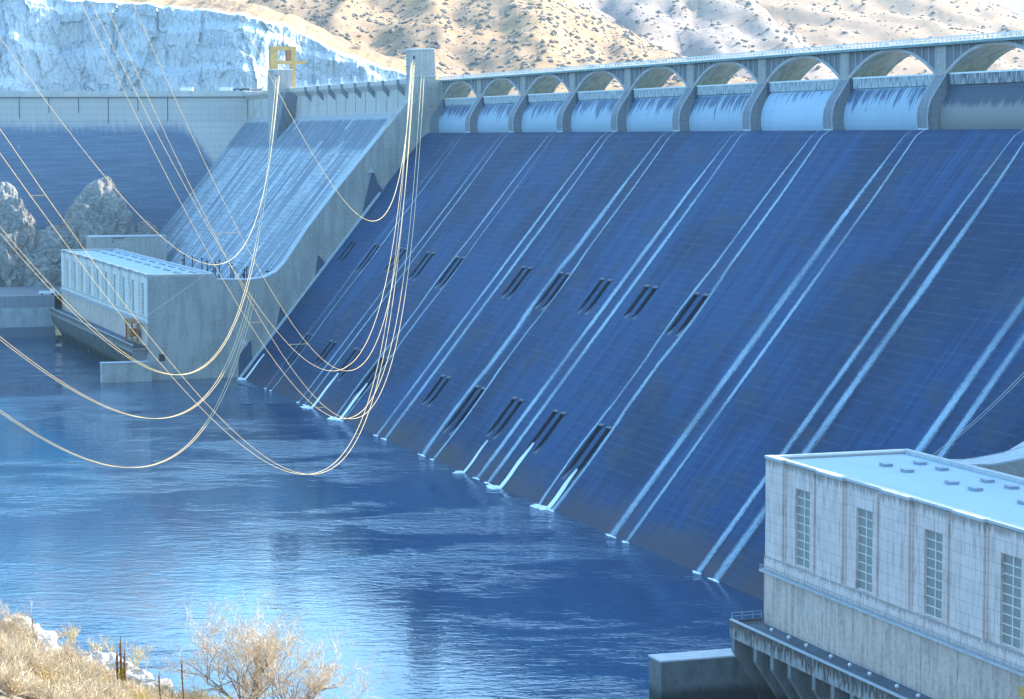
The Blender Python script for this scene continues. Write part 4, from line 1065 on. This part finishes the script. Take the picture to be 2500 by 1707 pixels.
# one mass of uncountable sagebrush
mb = MB(); r_ = random.Random(9)
ico = [(0, 0, 1)] + [(.9*math.cos(2*PI*i/5), .9*math.sin(2*PI*i/5), .35) for i in range(5)] + [(math.cos(2*PI*(i+.5)/5), math.sin(2*PI*(i+.5)/5), -.3) for i in range(5)]
icf = [(0, 1+i, 1+(i+1) % 5) for i in range(5)] + [(1+i, 6+i, 1+(i+1) % 5) for i in range(5)] + [(1+(i+1) % 5, 6+i, 6+(i+1) % 5) for i in range(5)]
for p, s_ in bush_pts:
    a = r_.uniform(0, 6.28); ca, sa = math.cos(a)*s_, math.sin(a)*s_; hz_ = s_*r_.uniform(.55, .95)
    o = len(mb.v)
    for x, y, z in ico:
        j = r_.uniform(.75, 1.25); mb.v.append((p.x+(x*ca-y*sa)*j, p.y+(x*sa+y*ca)*j, p.z+z*hz_*j))
    mb.f += [tuple(i+o for i in f) for f in icf]
tag(mb.build('sagebrush', M['sage']), 'dark sagebrush scattered over the dry hills behind the dam', 'sagebrush', None, 'stuff')
# near utility poles on the hill
for px, py in ((1688, 138), (1388, 10)):
    pass

# rock outcrops on the far bank
def rockmass(name, lab, c, rx, ry, h, seed, mat, sub=5, squ=1.0, cat='rock', group=None, amp=.33, cut=1.0):
    import bmesh
    b = bmesh.new(); bmesh.ops.create_icosphere(b, subdivisions=sub, radius=1)
    for v in b.verts:
        p = v.co.copy(); n = p.normalized()
        f_ = 1+amp*fbm(tuple(p*1.3+Vector((seed, 0, 0))), 3)
        q = (p.z*5+1.4*fbm(tuple(p*2+Vector((seed, 3, 0))), 3)); cr = abs(q-round(q))
        q2 = (p.x*3.3+p.y*3.7+1.6*fbm(tuple(p*2.2+Vector((seed, 7, 0))), 3)); cr2 = abs(q2-round(q2))
        f_ += cut*(.09*min(cr, .25)*4-.05 + .06*min(cr2, .2)*5) 
        for sx, am in ((1.5, .13), (3.2, .09), (7.0, .03)):
            pt = mn.voronoi(Vector((p.x*sx, p.y*sx, p.z*sx*.8+seed)))[1][0]; h_ = math.sin(pt.x*127.1+pt.y*311.7+pt.z*74.7)*43758.5453; f_ += am*((h_-math.floor(h_))-.5)
        sq = max(abs(n.x), abs(n.y), .3)**-.35
        v.co = Vector((c[0]+rx*p.x*f_*sq, c[1]+ry*p.y*f_*sq, c[2]+h*max(-.3, p.z)*f_))
    me = bpy.data.meshes.new(name); 
    for v in b.verts: v.co -= Vector(c)
    b.to_mesh(me); b.free(); me.materials.append(mat)
    o = bpy.data.objects.new(name, me); o.location = c; COL.objects.link(o)
    return tag(o, lab, cat, group)
rockmass('rock_outcrop', 'tall dark rock outcrop at the left edge with a sunlit cap', (-290, -117, 16), 21, 16, 42, 1.5, M['rock'], 6, amp=.2, cut=.7)
rockmass('rock_outcrop', 'rounded dark rock outcrop behind the far powerhouse roof', (-290, -73, 16), 20, 17, 40, 4.2, M['rock'], 6, amp=.18, cut=.7)
rockmass('rock_outcrop', 'lower broken rock shoulder between the two big outcrops', (-284, -95, 14), 17, 15, 24, 7.7, M['rock'], 6, amp=.22, cut=.8)
rockmass('rock_outcrop', 'small rock spur at the foot of the pale slope beside the block building', (-296, -52, 16), 14, 11, 25, 9.1, M['rock'], 5, amp=.2, cut=.8)

# ------------------------------------------------------------------ foreground bank
def gz(u, d):
    rz = 75.2+(-5.3-u)*(.37 if u < -5.3 else .26)
    z = rz+(38-d)*.2 if d < 38 else rz-(d-38)*(.35+.35*min(1, (d-38)/8))
    return max(z, -2) + .16*fbm((u*.7, d*.7, 0), 4) + .5*fbm((u*.15, d*.15, 4), 3)*min(1, abs(d-38)/14+.25)
mb = MB(); un = [-60+.6*i for i in range(170)]; dn = [-20+2*i for i in range(20)]+[20+.45*i for i in range(60)]+[47+2.0*i for i in range(70)]
for d in dn:
    for u in un: mb.v.append(tuple(W(u, d, gz(u, d))))
n_ = len(un)
for i in range(len(dn)-1):
    for j in range(n_-1): mb.f.append((i*n_+j, i*n_+j+1, (i+1)*n_+j+1, (i+1)*n_+j))
tag(mb.build('ground', M['soil'], None, smooth=True), None, None, None, 'structure')
def fg(px, d): u = (px-1250)/FPX*d; return u, W(u, d, gz(u, d))
def atd(px, py, d): dd = fw + rt*((px-1250)/FPX) - up*((py-853.5)/FPX); return CAM+dd*(d/dd.dot(FH))
# boulders
bl = [(12, 1590, 38, .60, .55, 'tall white boulder at the left edge of the frame'), (95, 1625, 37, .42, .28, 'flat pale boulder behind the grass at far left'),
      (240, 1650, 38.0, .58, .40, 'large white boulder left of the yellow flowering stalk'), (345, 1680, 38.0, .45, .30, 'pale block with a shaded side right of the yellow stalk'),
      (110, 1580, 38, .25, .13, 'small white stone on the skyline of the bank'), (30, 1690, 34.5, .45, .25, 'white boulder in the bottom left corner')]
for i, (px, py, d, r1, h, lab) in enumerate(bl):
    c = atd(px, py, d); rockmass('boulder', lab, (c.x, c.y, c.z-.1), r1*.8, r1, h, 20+i*3.3, M['boulder'], 5, group='pale boulders on the near bank', amp=.4, cut=.35)
# branching shrubs
def shrub(name, lab, base, H, spread, n0, depth, mat, seed, r0=.014, group=None, lean=0, straight=.25, cat='shrub', kids=(2, 4), matt=None):
    r_ = random.Random(seed); mbt = MB(); mbf = MB()
    def grow(p, dr, L, rad, lv):
        pts = [p]; q = p; dd = dr.copy()
        for _ in range(3):
            dd = (dd+Vector((r_.gauss(0, straight), r_.gauss(0, straight), r_.gauss(0, straight)*.6+.06))).normalized()
            q = q+dd*(L/3); pts.append(q)
        (mbt if lv < 2 else mbf).tube(pts, [rad, rad*.85, rad*.7, rad*.5], 4 if lv < 2 else 3, False)
        if lv >= depth: return
        for _ in range(r_.randint(*kids)):
            i = r_.randint(1, 3); nd = (dd+Vector((r_.gauss(0, .55), r_.gauss(0, .55), r_.gauss(.1, .45)))).normalized()
            grow(pts[i], nd, L*r_.uniform(.55, .85), max(.0022, rad*.6), lv+1)
    for _ in range(n0):
        a = r_.uniform(0, 6.28); s_ = r_.uniform(.1, 1)*spread
        dr = Vector((math.cos(a)*s_, math.sin(a)*s_, 1)).normalized()+RH*lean
        grow(Vector(base)+Vector((r_.gauss(0, .06), r_.gauss(0, .06), 0)), dr.normalized(), H*.42*r_.uniform(.8, 1.15), r0, 0)
    t = thing(name, lab, cat, tuple(base), group)
    mbt.build('branches', matt or mat, t); mbf.build('twigs', mat, t); return t
def tuft(mb, base, H, n, spread, r_, lean=0.0, w=.006):
    for _ in range(n):
        a = r_.uniform(0, 6.28); s_ = abs(r_.gauss(0, spread)); dr = Vector((math.cos(a)*s_, math.sin(a)*s_, 1)).normalized()
        L = H*r_.uniform(.55, 1.1); p = Vector(base)+Vector((r_.gauss(0, .05), r_.gauss(0, .05), -.03))
        m_ = p+dr*L*.55; e = p+dr*L+Vector((r_.gauss(0, .06), r_.gauss(0, .06), -.03))*L
        sd = Vector((math.cos(a+1.57), math.sin(a+1.57), 0))*w
        mb.add([p-sd, p+sd, m_+sd*.8, m_-sd*.8, e], [(0, 1, 2, 3), (3, 2, 4)])
# the big bare shrub and others
b0 = atd(600, 1745, 38)
shrub('bare_shrub', 'big bare twiggy shrub at the bottom, right of the grass, against the water', b0, 1.75, 1.0, 15, 5, M['twig'], 11, .016, kids=(2, 4), matt=M['twigdark'])
b0 = atd(715, 1775, 37.5)
shrub('bare_shrub', 'low spreading end of bare shrub farthest right on the bank', b0, 1.6, 1.1, 10, 5, M['twig'], 17, .015, lean=.45, kids=(2, 4), matt=M['twigdark'])
fgsh = [(20, 1560, 36, .75, 12, 4, 'twig', 'grey twiggy bush at the left edge above the white boulder'), (60, 1705, 35, 1.0, 22, 4, 'twig', 'dense grey brown bush in the bottom left corner'),
        (130, 1690, 35.5, .85, 22, 4, 'twig', 'rounded grey bush between the corner and the large white boulder'),
        (190, 1740, 35, .9, 18, 4, 'twig', 'low grey bush at the bottom edge before the large white boulder'),
        (245, 1600, 38.5, .62, 9, 3, 'straw', 'thin straw coloured bush just left of the yellow stalk'),
        (330, 1610, 38.5, .60, 9, 3, 'straw', 'upright straw coloured bush just right of the yellow stalk'),
        (115, 1580, 38.5, .55, 9, 3, 'straw', 'golden bush on the skyline near the left edge'), (175, 1560, 38.5, .55, 8, 3, 'straw', 'tall forked golden weeds on the skyline'),
        (480, 1750, 37, .75, 12, 4, 'straw', 'yellowish bush at the left foot of the big bare shrub'), (560, 1745, 36.5, .55, 12, 4, 'straw', 'golden brush in front of the big bare shrub'),
        (740, 1760, 38, .6, 10, 4, 'twig', 'small grey bush at the right foot of the big bare shrub'), (420, 1720, 38, .45, 8, 3, 'straw', 'low straw bush between the two brown stalks')]
for i, (px, py, d, H, n0, dep, mt, lab) in enumerate(fgsh):
    c = atd(px, py+25, d); shrub('dry_bush', lab, c, H, .9 if mt == 'twig' else .45, n0, dep, M[mt], 40+i, .008, 'dry bushes on the near bank', kids=(2, 4) if mt == 'twig' else (2, 3), straight=.18)
# dry grass
mb = MB(); r_ = random.Random(3)
for _ in range(4200):
    px = r_.uniform(-80, 900); d = r_.uniform(30.5, 39.5); u, p = fg(px, d)
    if px > 620 and r_.random() < .5: continue
    tuft(mb, p, r_.uniform(.10, .34), 7, .5, r_, 0, .003)
tag(mb.build('dry_grass', M['straw']), 'dry yellow grass covering the near bank', 'grass', None, 'stuff')
# low brush: uncountable fine twigs
mb = MB(); r_ = random.Random(8)
for _ in range(300):
    px = r_.uniform(-160, 620); d = r_.uniform(29.0, 37.6) if px < 380 else r_.uniform(35, 38.0); u, p = fg(px, d)
    sz = r_.uniform(.18, .5)*(1.1 if px < 260 else .7)
    for _k in range(int(150*sz+50)):
        a = r_.uniform(0, 6.28); el = r_.uniform(.05, 1.5); dr = Vector((math.cos(a)*math.cos(el), math.sin(a)*math.cos(el), math.sin(el)*.9)); L = sz*r_.uniform(.6, 1.1)
        q0 = p+dr*L*r_.uniform(.05, .4); q1 = q0+(dr+Vector((r_.gauss(0, .35), r_.gauss(0, .35), r_.gauss(.1, .3)))).normalized()*L*.35
        q2 = q1+(dr+Vector((r_.gauss(0, .6), r_.gauss(0, .6), r_.gauss(.1, .4)))).normalized()*L*.3
        mb.tube([q0, q1, q2], [.005, .0035, .002], 3, False)
        q3 = q1+(dr+Vector((r_.gauss(0, .8), r_.gauss(0, .8), 0))).normalized()*L*.25; mb.tube([q1, q3], [.003, .0015], 3, False)
tag(mb.build('brush', M['twig']), 'low grey brown brush covering the slope of the near bank', 'brush', None, 'stuff')
# seed stalks
def stalk(lab, px, py0, py1, d, r1, yellow=False, multi=1):
    b = atd(px, py1, d); tp = atd(px, py0, d); t = thing('seed_stalk', lab, 'plant', tuple(b), 'tall brown seed stalks on the near bank')
    r_ = random.Random(int(px)); 
    for j in range(multi):
        o = RH*(j-(multi-1)/2)*.055; H = (tp-b).length*(1-.18*abs(j-(multi-1)/2)); mb = MB(); pts = []; rad = []
        for i in range(26):
            k = i/25; pts.append(b+o+Vector((.012*math.sin(k*5+j), .012*math.cos(k*4), H*k)))
            rad.append((r1*(.45 if k < .3 else 1.0)*(1+.25*math.sin(i*2.4)))*(1 if k < .85 else max(.15, (1-k)/.15)))
        mb.tube(pts, rad, 7); mb.build('seed_spike', M['stalk'], t)
    if yellow:
        mb = MB()
        for _ in range(420):
            k = r_.uniform(.05, .55); a = r_.uniform(0, 6.28); p = b+Vector((0, 0, (tp-b).length*k)); L = r_.uniform(.03, .085)
            dr = Vector((math.cos(a), math.sin(a), r_.uniform(.2, 1))).normalized(); sd = Vector((-math.sin(a), math.cos(a), 0))*.018
            mb.add([p, p+dr*L*.5+sd, p+dr*L, p+dr*L*.5-sd], [(0, 1, 2, 3)])
        mb.build('leaves', M['yleaf'], t)
stalk('tallest brown seed stalk with several spikes and yellow leaves round its foot', 299, 1552, 1735, 35.0, .020, True, 3)
stalk('slim brown seed stalk at the bottom, left of the curved one', 392, 1638, 1740, 35.0, .013)
stalk('slender curved brown seed stalk standing alone before the water', 448, 1606, 1745, 35.0, .014)
stalk('short dark seed stalk between two taller ones at the bottom edge', 424, 1685, 1745, 36.5, .010)
stalk('short dark seed stalk near the left edge at the skyline', 82, 1505, 1580, 37.5, .014)

# ------------------------------------------------------------------ haze
def mat_haze():
    m_ = bpy.data.materials.new('pale_haze'); m_.use_nodes = True; t = m_.node_tree; t.nodes.clear()
    o = t.nodes.new('ShaderNodeOutputMaterial'); v = t.nodes.new('ShaderNodeVolumePrincipled')
    v.inputs['Color'].default_value = (.50, .80, 1.0, 1); v.inputs['Density'].default_value = HAZE; v.inputs['Anisotropy'].default_value = .35
    t.links.new(v.outputs[0], o.inputs['Volume']); return m_
HAZE = .000042
mb = MB(); mb.box(-5500, 3200, -2500, 3200, -6, 720)
tag(mb.build('haze', mat_haze()), 'thin pale blue haze filling the valley', 'haze', None, 'stuff')
